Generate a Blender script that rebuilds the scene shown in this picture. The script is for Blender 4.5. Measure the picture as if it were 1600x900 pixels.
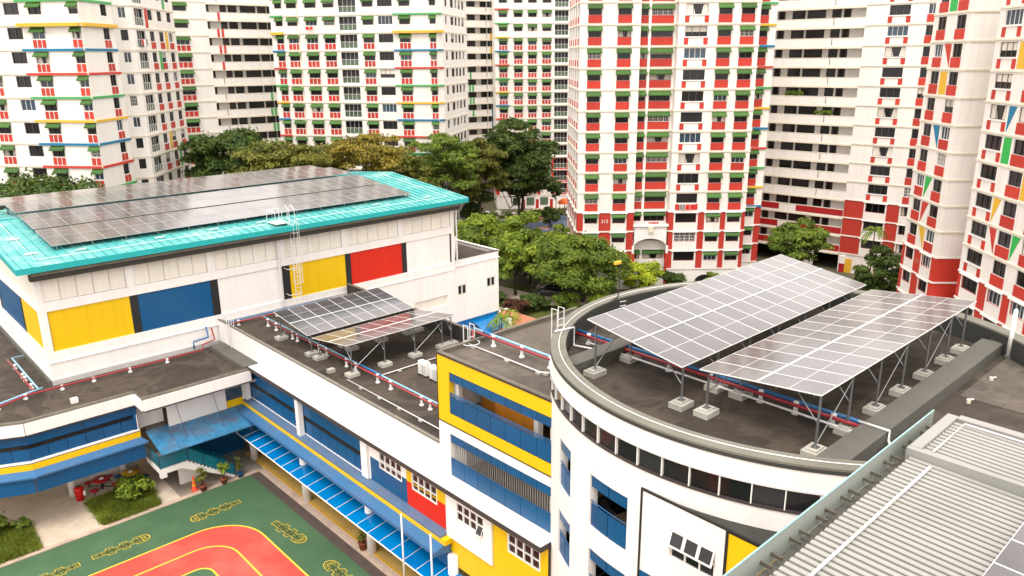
import bpy, math, random
import numpy as np
from mathutils import Vector, Matrix
R = math.radians
scene = bpy.context.scene
for o in list(bpy.data.objects): bpy.data.objects.remove(o)

# ------------------------------------------------------------------ camera
CAMH = 28.0
PITCH, ROLL, YA = R(16.482), R(0.4221), R(47.1985)
cam_d = bpy.data.cameras.new('camera'); cam = bpy.data.objects.new('camera', cam_d)
scene.collection.objects.link(cam); scene.camera = cam
cam_d.sensor_width = 36.0; cam_d.lens = 1217.42 / 1600 * 36.0
cam_d.clip_start = 0.5; cam_d.clip_end = 3000
def _cam():
    # X axis of the place runs along the hall front, Y axis along the classroom wing
    fw = Vector((math.cos(YA), math.sin(YA), 0)); rt = Vector((math.sin(YA), -math.cos(YA), 0)); up = Vector((0, 0, 1))
    f = fw * math.cos(PITCH) - up * math.sin(PITCH)
    dn = -(up * math.cos(PITCH) + fw * math.sin(PITCH))
    c, s = math.cos(ROLL), math.sin(ROLL)
    r2 = rt * c + dn * s; d2 = -rt * s + dn * c
    m = Matrix((r2, -d2, -f)).transposed().to_4x4(); m.translation = Vector((0, 0, CAMH))
    return m
cam.matrix_world = _cam()

# ------------------------------------------------------------------ world: bright overcast sky
SUN_EL, SUN_AZ = R(62), R(212)            # direction the light comes from (azimuth from +X, counter-clockwise)
w = bpy.data.worlds.new('World'); scene.world = w; w.use_nodes = True
nt = w.node_tree; nt.nodes.clear()
out = nt.nodes.new('ShaderNodeOutputWorld'); bg = nt.nodes.new('ShaderNodeBackground')
sky = nt.nodes.new('ShaderNodeTexSky'); sky.sky_type = 'NISHITA'; sky.sun_disc = False
sky.sun_elevation = SUN_EL; sky.sun_rotation = R(90) - SUN_AZ
sky.air_density = 1.0; sky.dust_density = 4.0; sky.ozone_density = 1.0
hs = nt.nodes.new('ShaderNodeHueSaturation'); hs.inputs['Saturation'].default_value = 0.22
tc = nt.nodes.new('ShaderNodeTexCoord'); nz = nt.nodes.new('ShaderNodeTexNoise')
nz.inputs['Scale'].default_value = 3.2; nz.inputs['Detail'].default_value = 5
rp = nt.nodes.new('ShaderNodeValToRGB'); rp.color_ramp.elements[0].position = .38; rp.color_ramp.elements[1].position = .62
rp.color_ramp.elements[0].color = (.84, .81, .80, 1); rp.color_ramp.elements[1].color = (1.38, 1.32, 1.26, 1)
mx = nt.nodes.new('ShaderNodeMix'); mx.data_type = 'RGBA'; mx.blend_type = 'MULTIPLY'; mx.inputs['Factor'].default_value = 1
nt.links.new(tc.outputs['Generated'], nz.inputs['Vector']); nt.links.new(nz.outputs['Fac'], rp.inputs['Fac'])
cl = nt.nodes.new('ShaderNodeMix'); cl.data_type = 'RGBA'; cl.inputs['Factor'].default_value = .68; cl.inputs[7].default_value = (13.0, 12.6, 12.2, 1)   # even cloud deck over the clear sky
nt.links.new(sky.outputs['Color'], hs.inputs['Color']); nt.links.new(hs.outputs['Color'], cl.inputs[6]); nt.links.new(cl.outputs[2], mx.inputs[6]); nt.links.new(rp.outputs['Color'], mx.inputs[7])
nt.links.new(mx.outputs[2], bg.inputs['Color']); bg.inputs['Strength'].default_value = 0.135
nt.links.new(bg.outputs['Background'], out.inputs['Surface'])

sd = bpy.data.lights.new('sun', 'SUN'); so = bpy.data.objects.new('sun', sd); scene.collection.objects.link(so)
sd.energy = 1.4; sd.angle = R(24); sd.color = (1.0, 0.945, 0.89)
so.location = (0, 0, 80)
_dir = Vector((math.cos(SUN_AZ) * math.cos(SUN_EL), math.sin(SUN_AZ) * math.cos(SUN_EL), math.sin(SUN_EL)))
so.rotation_euler = (-_dir).to_track_quat('-Z', 'Y').to_euler()

vs = scene.view_settings
vs.view_transform = 'Standard'; vs.look = 'None'; vs.gamma = 1; vs.exposure = 0.58; vs.use_curve_mapping = False
scene.render.engine = 'CYCLES'

# ------------------------------------------------------------------ materials
def lin(c):
    c = c / 255.0
    return c / 12.92 if c <= .04045 else ((c + .055) / 1.055) ** 2.4
def S(r, g, b, k=.8): return (lin(r) * k, lin(g) * k, lin(b) * k)
MATS = {}
def mat(name, col, rough=.6, var=.12, scale=1.5, streak=False, metal=0.0, spec=.4, bump=0.0, bscale=20, dirt=None, dirt_amt=0.0, objvar=0.0, coat=0.0, alpha=None):
    m = bpy.data.materials.new(name); m.use_nodes = True; MATS[name] = m
    nt = m.node_tree; b = nt.nodes['Principled BSDF']; L = nt.links.new; N = nt.nodes.new
    b.inputs['Roughness'].default_value = rough; b.inputs['Metallic'].default_value = metal
    b.inputs['Specular IOR Level'].default_value = spec; b.inputs['Coat Weight'].default_value = coat
    geo = N('ShaderNodeNewGeometry'); mp = N('ShaderNodeMapping'); L(geo.outputs['Position'], mp.inputs['Vector'])
    mp.inputs['Scale'].default_value = (1, 1, .18) if streak else (1, 1, 1)
    n1 = N('ShaderNodeTexNoise'); n1.inputs['Scale'].default_value = scale; n1.inputs['Detail'].default_value = 6; n1.inputs['Roughness'].default_value = .65
    L(mp.outputs['Vector'], n1.inputs['Vector'])
    mr = N('ShaderNodeMapRange'); mr.inputs['From Min'].default_value = .3; mr.inputs['From Max'].default_value = .7
    mr.inputs['To Min'].default_value = 1 - var; mr.inputs['To Max'].default_value = 1 + var * .5
    L(n1.outputs['Fac'], mr.inputs['Value'])
    mu = N('ShaderNodeVectorMath'); mu.operation = 'SCALE'; mu.inputs[0].default_value = col; L(mr.outputs['Result'], mu.inputs['Scale'])
    last = mu.outputs['Vector']
    if dirt:
        n2 = N('ShaderNodeTexNoise'); n2.inputs['Scale'].default_value = scale * .37; n2.inputs['Detail'].default_value = 8; n2.inputs['Roughness'].default_value = .7
        L(mp.outputs['Vector'], n2.inputs['Vector'])
        r2 = N('ShaderNodeMapRange'); r2.inputs['From Min'].default_value = .48; r2.inputs['From Max'].default_value = .7; r2.inputs['To Max'].default_value = dirt_amt
        L(n2.outputs['Fac'], r2.inputs['Value'])
        mm = N('ShaderNodeMix'); mm.data_type = 'RGBA'; L(r2.outputs['Result'], mm.inputs['Factor']); L(last, mm.inputs[6]); mm.inputs[7].default_value = (*dirt, 1)
        last = mm.outputs[2]
    if streak:                                  # fine rain streaks
        mq = N('ShaderNodeMapping'); L(geo.outputs['Position'], mq.inputs['Vector']); mq.inputs['Scale'].default_value = (3.2, 3.2, .16)
        n3 = N('ShaderNodeTexNoise'); n3.inputs['Scale'].default_value = 1.0; n3.inputs['Detail'].default_value = 5; L(mq.outputs['Vector'], n3.inputs['Vector'])
        r5 = N('ShaderNodeMapRange'); r5.inputs['From Min'].default_value = .5; r5.inputs['From Max'].default_value = .78; r5.inputs['To Min'].default_value = 1.0; r5.inputs['To Max'].default_value = .92; L(n3.outputs['Fac'], r5.inputs['Value'])
        m5 = N('ShaderNodeVectorMath'); m5.operation = 'SCALE'; L(last, m5.inputs[0]); L(r5.outputs['Result'], m5.inputs['Scale']); last = m5.outputs['Vector']
    if objvar:
        oi = N('ShaderNodeObjectInfo'); r3 = N('ShaderNodeMapRange'); r3.inputs['To Min'].default_value = 1 - objvar; r3.inputs['To Max'].default_value = 1 + objvar
        L(oi.outputs['Random'], r3.inputs['Value'])
        m3 = N('ShaderNodeVectorMath'); m3.operation = 'SCALE'; L(last, m3.inputs[0]); L(r3.outputs['Result'], m3.inputs['Scale']); last = m3.outputs['Vector']
    L(last, b.inputs['Base Color'])
    if bump:
        n4 = N('ShaderNodeTexNoise'); n4.inputs['Scale'].default_value = bscale; n4.inputs['Detail'].default_value = 4; L(geo.outputs['Position'], n4.inputs['Vector'])
        bp = N('ShaderNodeBump'); bp.inputs['Strength'].default_value = bump; bp.inputs['Distance'].default_value = .02; L(n4.outputs['Fac'], bp.inputs['Height']); L(bp.outputs['Normal'], b.inputs['Normal'])
    return m

mat('white', (.80, .772, .75), .6, .04, 1.1, True, dirt=(.52, .48, .43), dirt_amt=.20, bump=.06, bscale=30)
mat('cream', (.79, .757, .715), .6, .05, 1.0, True, dirt=(.52, .46, .38), dirt_amt=.22)
mat('cream_ledge', (.74, .68, .55), .6, .08, 1.0, False, dirt=(.42, .36, .24), dirt_amt=.3)
mat('louvre', (.76, .72, .65), .55, .05, 1.0, True)
mat('grey_wall', (.50, .49, .48), .7, .1, 1.0, True, dirt=(.3, .28, .25), dirt_amt=.25)
mat('yellow', S(247, 201, 0), .5, .04, .7, True, dirt=S(190, 150, 20), dirt_amt=.12)
mat('blue', S(2, 88, 140), .4, .07, .8, True, dirt=S(30, 70, 105), dirt_amt=.2)
mat('blue_panel', S(4, 86, 136), .32, .06, 1.2, True, objvar=.10)
mat('light_blue', S(58, 114, 164), .45, .10, 1.4, False, dirt=S(105, 115, 140), dirt_amt=.35)
mat('dull_blue', S(92, 120, 152), .5, .14, 1.6, False, dirt=S(120, 115, 135), dirt_amt=.5)
mat('red', S(222, 38, 12), .5, .06, .8, True)
mat('block_red', S(206, 62, 48), .6, .07, .8, True, objvar=.12)
mat('deep_red', S(180, 30, 32), .6, .06, .8, True)
mat('black', (.018, .017, .018), .5, .1, 1)
mat('edge_dark', (.05, .038, .036), .6, .2, 2)
mat('awning_green', S(66, 108, 44), .65, .12, 2, False, objvar=.28)
mat('awning_top', S(132, 142, 62), .65, .12, 2)
mat('stripe_green', S(86, 178, 104), .55, .06, 1)
mat('stripe_yellow', S(240, 190, 60), .55, .06, 1)
mat('stripe_blue', S(30, 128, 170), .55, .06, 1)
mat('stripe_red', S(212, 68, 56), .55, .06, 1)
mat('shape_green', S(52, 188, 84), .55, .04, 1)
mat('frame_white', (.78, .76, .73), .45, .04, 2)
mat('frame_alu', (.50, .49, .48), .4, .05, 2, metal=.3)
mat('frame_dark', (.10, .095, .095), .5, .1, 2)
mat('frame_grey', (.42, .43, .44), .4, .08, 2, metal=.4)
def deck_mat(name, base, dark, pale):
    m = mat(name, base, .85, .22, 1.1, False, dirt=dark, dirt_amt=.75, bump=.25, bscale=12); nt = m.node_tree; N = nt.nodes.new; L = nt.links.new; b = nt.nodes['Principled BSDF']
    geo = N('ShaderNodeNewGeometry'); n1 = N('ShaderNodeTexNoise'); n1.inputs['Scale'].default_value = .28; n1.inputs['Detail'].default_value = 7; n1.inputs['Roughness'].default_value = .62; n1.inputs['Distortion'].default_value = .6; L(geo.outputs['Position'], n1.inputs['Vector'])
    r = N('ShaderNodeValToRGB'); r.color_ramp.elements[0].position = .47; r.color_ramp.elements[0].color = (0, 0, 0, 1); r.color_ramp.elements[1].position = .60; r.color_ramp.elements[1].color = (.10, .10, .10, 1)
    e = r.color_ramp.elements.new(.53); e.color = (.45, .45, .45, 1); L(n1.outputs['Fac'], r.inputs['Fac'])
    src = b.inputs['Base Color'].links[0].from_socket; mx = N('ShaderNodeMix'); mx.data_type = 'RGBA'; L(r.outputs['Color'], mx.inputs['Factor']); L(src, mx.inputs[6]); mx.inputs[7].default_value = (*pale, 1)
    bk = N('ShaderNodeTexBrick'); bk.inputs['Scale'].default_value = 1.0; bk.inputs['Brick Width'].default_value = 6.0; bk.inputs['Row Height'].default_value = 1.0; bk.inputs['Mortar Size'].default_value = .018; bk.inputs['Color1'].default_value = bk.inputs['Color2'].default_value = (1, 1, 1, 1); bk.inputs['Mortar'].default_value = (.72, .72, .72, 1)
    L(geo.outputs['Position'], bk.inputs['Vector']); m2 = N('ShaderNodeMix'); m2.data_type = 'RGBA'; m2.blend_type = 'MULTIPLY'; m2.inputs['Factor'].default_value = .8; L(mx.outputs[2], m2.inputs[6]); L(bk.outputs['Color'], m2.inputs[7]); L(m2.outputs[2], b.inputs['Base Color'])
deck_mat('deck', S(90, 79, 68, .42), S(62, 55, 48, .40), S(138, 123, 106, .44))
deck_mat('deck_grey', S(126, 116, 105, .48), S(86, 77, 69, .45), S(156, 144, 130, .48))
mat('upstand', S(116, 114, 106, .62), .8, .16, .8, False, dirt=S(86, 84, 78, .6), dirt_amt=.4, bump=.1)
mat('upstand_dark', S(76, 77, 73, .6), .8, .18, .9, True, dirt=S(50, 50, 48, .6), dirt_amt=.4)
mat('parapet_cap', S(138, 136, 124, .66), .8, .14, 1.2, False, dirt=S(98, 95, 84, .6), dirt_amt=.4)
mat('gutter', S(120, 113, 100, .7), .55, .25, 2.5, False, dirt=S(66, 62, 56, .7), dirt_amt=.6)
mat('gutter_dark', S(68, 62, 58, .7), .5, .25, 2.5)
mat('teal', S(36, 176, 178), .4, .06, 1)
mat('teal_roof', S(84, 186, 184, .72), .45, .14, 1.5, False, dirt=S(178, 218, 212, .76), dirt_amt=.9)
mat('galv', (.28, .285, .29), .38, .12, 5, metal=.75)
mat('galv_white', (.70, .70, .70), .45, .06, 5, metal=.2)
mat('pipe_red', S(168, 52, 58), .4, .08, 3)
mat('pipe_blue', S(50, 112, 166), .4, .08, 3)
mat('pipe_paleblue', S(150, 195, 220), .4, .08, 3)
mat('concrete', (.42, .41, .37), .85, .15, 3, False, dirt=(.36, .34, .24), dirt_amt=.5, objvar=.14, bump=.2)
mat('paving', S(222, 205, 186), .85, .14, .8, False, dirt=S(176, 158, 134), dirt_amt=.6, bump=.2)
mat('paving_grey', S(158, 148, 136), .85, .14, .8, False, dirt=S(118, 106, 92), dirt_amt=.5, bump=.2)
mat('walk_yellow', S(226, 186, 102), .7, .10, .9, False, dirt=S(190, 146, 70), dirt_amt=.5)
mat('line_yellow', S(246, 206, 66), .6, .08, 3)
mat('line_orange', S(232, 172, 30), .6, .08, 3)
mat('court_green', S(68, 102, 70), .75, .12, .5, False, dirt=S(94, 126, 92), dirt_amt=.5, bump=.1, bscale=60)
mat('court_red', S(196, 76, 64), .75, .10, .5, False, dirt=S(216, 122, 108), dirt_amt=.6, bump=.1, bscale=60)
mat('hop_green', S(84, 100, 54), .75, .1, 2)
mat('drain', S(86, 74, 68), .85, .2, 1.5)
mat('kerb', S(206, 182, 164), .85, .14, 1.5, False, dirt=S(150, 128, 112), dirt_amt=.55)
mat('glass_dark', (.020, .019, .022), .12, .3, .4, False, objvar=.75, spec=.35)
mat('glass_blue', S(64, 92, 116, .5), .12, .2, .6, False, objvar=.4, spec=.6)
mat('glass_green', S(96, 116, 96, .7), .2, .2, .6, False, objvar=.3, spec=.5)
mat('curtain', (.60, .55, .48), .9, .15, 4, True, objvar=.25)
mat('blue_glass_roof', S(0, 126, 196), .16, .10, .7, False, dirt=S(6, 96, 160), dirt_amt=.5, spec=.6)
mat('stair_roof', S(66, 138, 182), .32, .3, 2.2, False, dirt=S(104, 100, 112), dirt_amt=1.0, spec=.6)
mat('teal_glass', S(22, 116, 138), .2, .10, 1.2, spec=.6)
mat('metal_roof', S(200, 198, 192, .54), .45, .05, .9, False, metal=.1, dirt=S(172, 176, 168, .55), dirt_amt=.4)
mat('glass_edge', S(150, 190, 190), .2, .05, 2)
mat('frosted', S(170, 178, 170), .3, .06, 1.5)
mat('wood_orange', S(214, 138, 40), .55, .10, 1.5, True)
mat('tan_wall', S(172, 150, 122), .8, .12, 1.2, True)
mat('bark', S(92, 78, 64, .6), .9, .3, 3, True, bump=.5, bscale=14)
mat('soil', S(96, 76, 56, .6), .95, .3, 2)
mat('lawn', S(112, 118, 44, .5), .95, .3, .5, False, dirt=S(84, 100, 36, .5), dirt_amt=.6, bump=.4)
mat('ground_mix', S(120, 116, 88, .5), .95, .25, .08, False, dirt=S(86, 96, 52, .5), dirt_amt=.7)
mat('terracotta', S(150, 78, 54), .8, .15, 4)
mat('brick_paving', S(206, 128, 96), .85, .15, 1.5, False, dirt=S(176, 104, 80), dirt_amt=.5)
mat('plastic_red', S(214, 28, 24), .35, .08, 3)
mat('cone_orange', S(250, 92, 66), .45, .08, 3)
mat('table_yellow', S(222, 170, 26), .4, .06, 3)
mat('bench_blue', S(18, 92, 140), .4, .06, 3)
mat('bench_red', S(190, 26, 32), .4, .06, 3)
mat('canopy_orange', S(246, 110, 44), .6, .08, 3)
mat('play_blue', S(96, 112, 142), .9, .1, .6)
mat('play_pink', S(206, 160, 140), .9, .1, .6)
mat('play_red', S(150, 92, 80), .9, .1, .6)
mat('skin', S(196, 150, 120), .6, .05, 3)
mat('hair', (.02, .015, .012), .6, .1, 3)
mat('cloth_dark', (.03, .027, .035), .85, .2, 6)
mat('cloth_grey', (.28, .25, .25), .85, .2, 6)
mat('car_paint', (.075, .08, .088), .28, .08, 2, metal=.5, coat=.6)
mat('tyre', (.02, .02, .02), .8, .1, 4)
mat('print_white', (.8, .78, .76), .6, .02, 2)
mat('print_beige', S(206, 170, 140), .6, .05, 2)
mat('print_ink', (.03, .03, .035), .6, .05, 2)
mat('laundry', S(226, 40, 40), .8, .1, 5)
mat('laundry_purple', S(112, 92, 128), .8, .2, 5)

# solar glass: dark cells, fine busbar grid, clear glass on top
def solar_mat():
    m = mat('solar_glass', (.075, .068, .076), .25, .3, .5, objvar=.35, spec=.45, coat=1.0)
    b = m.node_tree.nodes['Principled BSDF']; b.inputs['Coat Roughness'].default_value = .10
    b.inputs['Coat IOR'].default_value = 1.5
solar_mat()
def leaf_mat(name, dark, light, tipcol=None):
    m = bpy.data.materials.new(name); m.use_nodes = True; MATS[name] = m; nt = m.node_tree; b = nt.nodes['Principled BSDF']; L = nt.links.new; N = nt.nodes.new
    geo = N('ShaderNodeNewGeometry'); rp = N('ShaderNodeValToRGB')
    rp.color_ramp.elements[0].color = (*dark, 1); rp.color_ramp.elements[1].color = (*light, 1)
    n1 = N('ShaderNodeTexNoise'); n1.inputs['Scale'].default_value = .45; n1.inputs['Detail'].default_value = 3; L(geo.outputs['Position'], n1.inputs['Vector'])
    ad = N('ShaderNodeMath'); ad.operation = 'MULTIPLY_ADD'; L(geo.outputs['Random Per Island'], ad.inputs[0]); ad.inputs[1].default_value = .55
    sb = N('ShaderNodeMath'); sb.operation = 'MULTIPLY_ADD'; L(n1.outputs['Fac'], sb.inputs[0]); sb.inputs[1].default_value = 1.6; sb.inputs[2].default_value = -.55
    L(sb.outputs['Value'], ad.inputs[2]); L(ad.outputs['Value'], rp.inputs['Fac']); L(rp.outputs['Color'], b.inputs['Base Color'])
    b.inputs['Roughness'].default_value = .6; b.inputs['Specular IOR Level'].default_value = .25
    tr = N('ShaderNodeBsdfTranslucent'); L(rp.outputs['Color'], tr.inputs['Color']); ms = N('ShaderNodeMixShader'); ms.inputs['Fac'].default_value = .25
    o = nt.nodes['Material Output']; L(b.outputs['BSDF'], ms.inputs[1]); L(tr.outputs['BSDF'], ms.inputs[2]); L(ms.outputs['Shader'], o.inputs['Surface'])
leaf_mat('leaf_dark', (0.021, 0.052, 0.013), (0.111, 0.163, 0.029))
leaf_mat('leaf_olive', (0.052, 0.075, 0.013), (0.221, 0.215, 0.034))
leaf_mat('leaf_yellow', (0.078, 0.081, 0.013), (0.338, 0.260, 0.034))
leaf_mat('leaf_mid', (0.039, 0.088, 0.013), (0.215, 0.286, 0.036))
leaf_mat('leaf_bright', (0.065, 0.137, 0.013), (0.338, 0.410, 0.044))
leaf_mat('leaf_lime', (0.143, 0.234, 0.013), (0.546, 0.598, 0.044))
leaf_mat('leaf_maroon', (0.039, 0.018, 0.013), (0.156, 0.065, 0.039))
leaf_mat('grass_blade', (0.065, 0.111, 0.010), (0.247, 0.280, 0.031))

# ------------------------------------------------------------------ mesh helpers
COL = scene.collection
WL = {}                                   # world location of every object we made
class Frame:
    """a facade line in plan: s along it (viewer's right), d outward, z up"""
    def __init__(self, A, B):
        self.A = Vector((A[0], A[1])); b = Vector((B[0], B[1])); self.u = (b - self.A).normalized(); self.L = (b - self.A).length
        self.n = Vector((self.u.y, -self.u.x)); self.rot = math.atan2(self.u.y, self.u.x)
    def p(self, s, d, z):
        q = self.A + self.u * s + self.n * d; return (q.x, q.y, z)
class MB:
    def __init__(self): self.v = []; self.f = []; self.m = []
    def add(self, vs, fs, mi=0):
        k = len(self.v); self.v += [tuple(x) for x in vs]
        for f in fs: self.f.append(tuple(i + k for i in f)); self.m.append(mi)
        return self
    def quad(self, a, b, c, d, mi=0): return self.add([a, b, c, d], [(0, 1, 2, 3)], mi)
    def hexa(self, p, mi=0):
        return self.add(p, [(0, 3, 2, 1), (4, 5, 6, 7), (0, 1, 5, 4), (1, 2, 6, 5), (2, 3, 7, 6), (3, 0, 4, 7)], mi)
    def box(self, x0, x1, y0, y1, z0, z1, mi=0):
        return self.hexa([(x0, y0, z0), (x1, y0, z0), (x1, y1, z0), (x0, y1, z0), (x0, y0, z1), (x1, y0, z1), (x1, y1, z1), (x0, y1, z1)], mi)
    def fbox(self, F, s0, s1, d0, d1, z0, z1, mi=0):     # d0 < d1 outward
        P = F.p
        return self.hexa([P(s0, d1, z0), P(s1, d1, z0), P(s1, d0, z0), P(s0, d0, z0), P(s0, d1, z1), P(s1, d1, z1), P(s1, d0, z1), P(s0, d0, z1)], mi)
    def prism(self, poly, z0, z1, mi=0, cap=True, mtop=None):
        n = len(poly); vs = [(x, y, z0) for x, y in poly] + [(x, y, z1) for x, y in poly]
        self.add(vs, [(i, (i + 1) % n, (i + 1) % n + n, i + n) for i in range(n)], mi)
        if cap:
            k = len(self.v) - 2 * n
            self.f.append(tuple(range(k + n, k + 2 * n))); self.m.append(mi if mtop is None else mtop)
            self.f.append(tuple(range(k + n - 1, k - 1, -1))); self.m.append(mi)
        return self
    def tube(self, pts, r, n=8, mi=0, cap=True, r2=None):
        pts = [Vector(p) for p in pts]; rings = []; prev = None
        for i, p in enumerate(pts):
            t = (pts[min(i + 1, len(pts) - 1)] - pts[max(i - 1, 0)]).normalized()
            a = Vector((0, 0, 1)) if abs(t.z) < .95 else Vector((1, 0, 0))
            if prev is not None: a = prev
            x = (a - t * a.dot(t)).normalized(); y = t.cross(x); prev = x
            rr = r if r2 is None else r + (r2 - r) * i / (len(pts) - 1)
            rings.append([p + (x * math.cos(2 * math.pi * k / n) + y * math.sin(2 * math.pi * k / n)) * rr for k in range(n)])
        vs = [q for rg in rings for q in rg]; fs = []
        for i in range(len(rings) - 1):
            for k in range(n): fs.append((i * n + k, i * n + (k + 1) % n, (i + 1) * n + (k + 1) % n, (i + 1) * n + k))
        if cap: fs.append(tuple(range(n - 1, -1, -1))); fs.append(tuple(range(len(vs) - n, len(vs))))
        return self.add(vs, fs, mi)
    def cyl(self, x, y, z0, z1, r, n=12, mi=0, r2=None): return self.tube([(x, y, z0), (x, y, z1)], r, n, mi, True, r2)
    def bar(self, a, b, w=.05, h=.05, mi=0): return self.tube([a, b], (w + h) / 2 * .64, 4, mi)
    def lathe(self, x, y, prof, n=12, mi=0):
        vs = [(x + r * math.cos(2 * math.pi * k / n), y + r * math.sin(2 * math.pi * k / n), z) for r, z in prof for k in range(n)]
        fs = [(i * n + k, i * n + (k + 1) % n, (i + 1) * n + (k + 1) % n, (i + 1) * n + k) for i in range(len(prof) - 1) for k in range(n)]
        return self.add(vs, fs, mi)
    def mesh(self, name, mats, smooth=False):
        me = bpy.data.meshes.new(name); me.from_pydata(self.v, [], self.f)
        for m in mats: me.materials.append(MATS[m])
        me.polygons.foreach_set('material_index', self.m)
        if smooth:
            me.polygons.foreach_set('use_smooth', [True] * len(self.f))
        me.update(); return me
    def build(self, name, parent=None, mats=('white',), smooth=False):
        if isinstance(mats, str): mats = (mats,)
        a = np.array(self.v); lo, hi = a.min(0), a.max(0); c = Vector(((lo[0] + hi[0]) / 2, (lo[1] + hi[1]) / 2, lo[2]))
        self.v = [(x - c.x, y - c.y, z - c.z) for x, y, z in self.v]
        return link(name, self.mesh(name, mats, smooth), c, 0, parent)
def link(name, data, loc, rz=0, parent=None):
    o = bpy.data.objects.new(name, data); COL.objects.link(o); loc = Vector(loc); WL[o.name] = loc
    if parent is not None: o.parent = parent; o.location = loc - WL[parent.name]
    else: o.location = loc
    if rz: o.rotation_euler.z = rz
    return o
def thing(name, label, cat, loc, group=None):
    o = link(name, None, loc); o.empty_display_size = .3
    return tag(o, label, cat, group)
def tag(o, label, cat, group=None):
    o['label'] = label; o['category'] = cat
    if group: o['group'] = group
    return o
def struct(o): o['kind'] = 'structure'; return o
def stuff(o): o['kind'] = 'stuff'; return o
def holes_face(mb, F, s0, s1, z0, z1, holes, depth=.2, mi=0, d=0.0, mrev=None):
    """flat wall with rectangular openings and their reveals"""
    S_ = sorted({s0, s1} | {h[0] for h in holes} | {h[1] for h in holes}); Z_ = sorted({z0, z1} | {h[2] for h in holes} | {h[3] for h in holes})
    S_ = [x for x in S_ if s0 - 1e-6 <= x <= s1 + 1e-6]; Z_ = [x for x in Z_ if z0 - 1e-6 <= x <= z1 + 1e-6]
    for a, b in zip(Z_[:-1], Z_[1:]):
        run = None; zc = (a + b) / 2
        for s, t in zip(S_[:-1], S_[1:]):
            sc = (s + t) / 2; inside = any(h[0] < sc < h[1] and h[2] < zc < h[3] for h in holes)
            if inside:
                if run is not None: mb.quad(F.p(run, d, a), F.p(s, d, a), F.p(s, d, b), F.p(run, d, b), mi)
                run = None
            elif run is None: run = s
        if run is not None: mb.quad(F.p(run, d, a), F.p(S_[-1], d, a), F.p(S_[-1], d, b), F.p(run, d, b), mi)
    e = d - depth; mr = mi if mrev is None else mrev
    for h in holes:
        a, b, c, g = h[:4]
        mb.quad(F.p(a, d, c), F.p(b, d, c), F.p(b, e, c), F.p(a, e, c), mr); mb.quad(F.p(b, d, g), F.p(a, d, g), F.p(a, e, g), F.p(b, e, g), mr)
        mb.quad(F.p(a, d, g), F.p(a, d, c), F.p(a, e, c), F.p(a, e, g), mr); mb.quad(F.p(b, d, c), F.p(b, d, g), F.p(b, e, g), F.p(b, e, c), mr)
_text = {}
def text_mesh(s, size, matname, thick=.004, align='CENTER'):
    k = (s, size, matname)
    if k in _text: return _text[k]
    c = bpy.data.curves.new('lettering', 'FONT'); c.body = s; c.size = size; c.align_x = align; c.align_y = 'CENTER'; c.extrude = thick; c.resolution_u = 3
    o = bpy.data.objects.new('lettering', c); COL.objects.link(o); dg = bpy.context.evaluated_depsgraph_get()
    me = bpy.data.meshes.new_from_object(o.evaluated_get(dg)); bpy.data.objects.remove(o); bpy.data.curves.remove(c)
    me.materials.clear(); me.materials.append(MATS[matname]); _text[k] = me
    return me
# ------------------------------------------------------------------ ground of the housing estate
GZ = -1.6
g = MB().box(-700, 900, -700, 900, GZ - .5, GZ).build('ground', None, 'ground_mix'); struct(g)

# ------------------------------------------------------------------ apartment blocks
FH, Z0 = 2.55, 1.11                      # storey height, level of the lowest flats
def zf(n): return Z0 + FH * n
STRIPE = ['stripe_red', 'stripe_blue', 'stripe_yellow', 'stripe_green']   # cycle going up
def stripe_col(n): return ['stripe_red', 'stripe_blue', 'stripe_yellow', 'stripe_green'][(n - 10) % 4]
rng = random.Random(7)
_mc = {}
def cached(key, fn):
    if key not in _mc: _mc[key] = fn()
    return _mc[key]
def win_mesh(w, h, kind):
    def mk():
        mb = MB(); a, b = -w / 2, w / 2; y = .14; t = .045; gi = 1
        pn = MB(); pn.quad((a, y + .02, 0), (b, y + .02, 0), (b, y + .02, h), (a, y + .02, h), 0)
        for x0, x1, z0, z1 in ((a, b, 0, t), (a, b, h - t, h), (a, a + t, t, h - t), (b - t, b, t, h - t)): mb.box(x0, x1, y - .05, y, z0, z1, 0)
        n = max(2, round(w / .62))
        if kind in ('plain', 'curtain', 'open', 'blind'): n = 2 if w < 1.9 else 3
        for i in range(1, n):
            x = a + w * i / n; mb.box(x - .022, x + .022, y - .05, y, t, h - t, 0 if kind != 'open' else 1)
        if kind == 'grille':
            m = round(w / .2)
            for i in range(1, m):
                x = a + w * i / m; mb.box(x - .016, x + .016, y - .1, y - .07, t, h - t, 0)
            for i in (1, 2):
                mb.box(a, b, y - .1, y - .07, h * i / 3 - .016, h * i / 3 + .016, 0)
        if kind == 'blind': mb.quad((a + t, y, h * .45), (b - t, y, h * .45), (b - t, y, h - t), (a + t, y, h - t), 3)
        if kind == 'curtain':
            mb.quad((a + t, y, t), (a + w * .42, y, t), (a + w * .3, y, h - t), (a + t, y, h - t), 3)
            mb.quad((b - w * .3, y, t), (b - t, y, t), (b - t, y, h - t), (b - w * .22, y, h - t), 3)
        return mb.mesh('window', ('frame_white' if kind in ('triple', 'grille') else 'frame_dark', 'glass_dark', 'glass_blue', 'curtain')), pn.mesh('pane', ('glass_blue' if kind == 'triple' else 'glass_dark',))
    return cached(('win', round(w, 2), round(h, 2), kind), mk)
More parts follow.
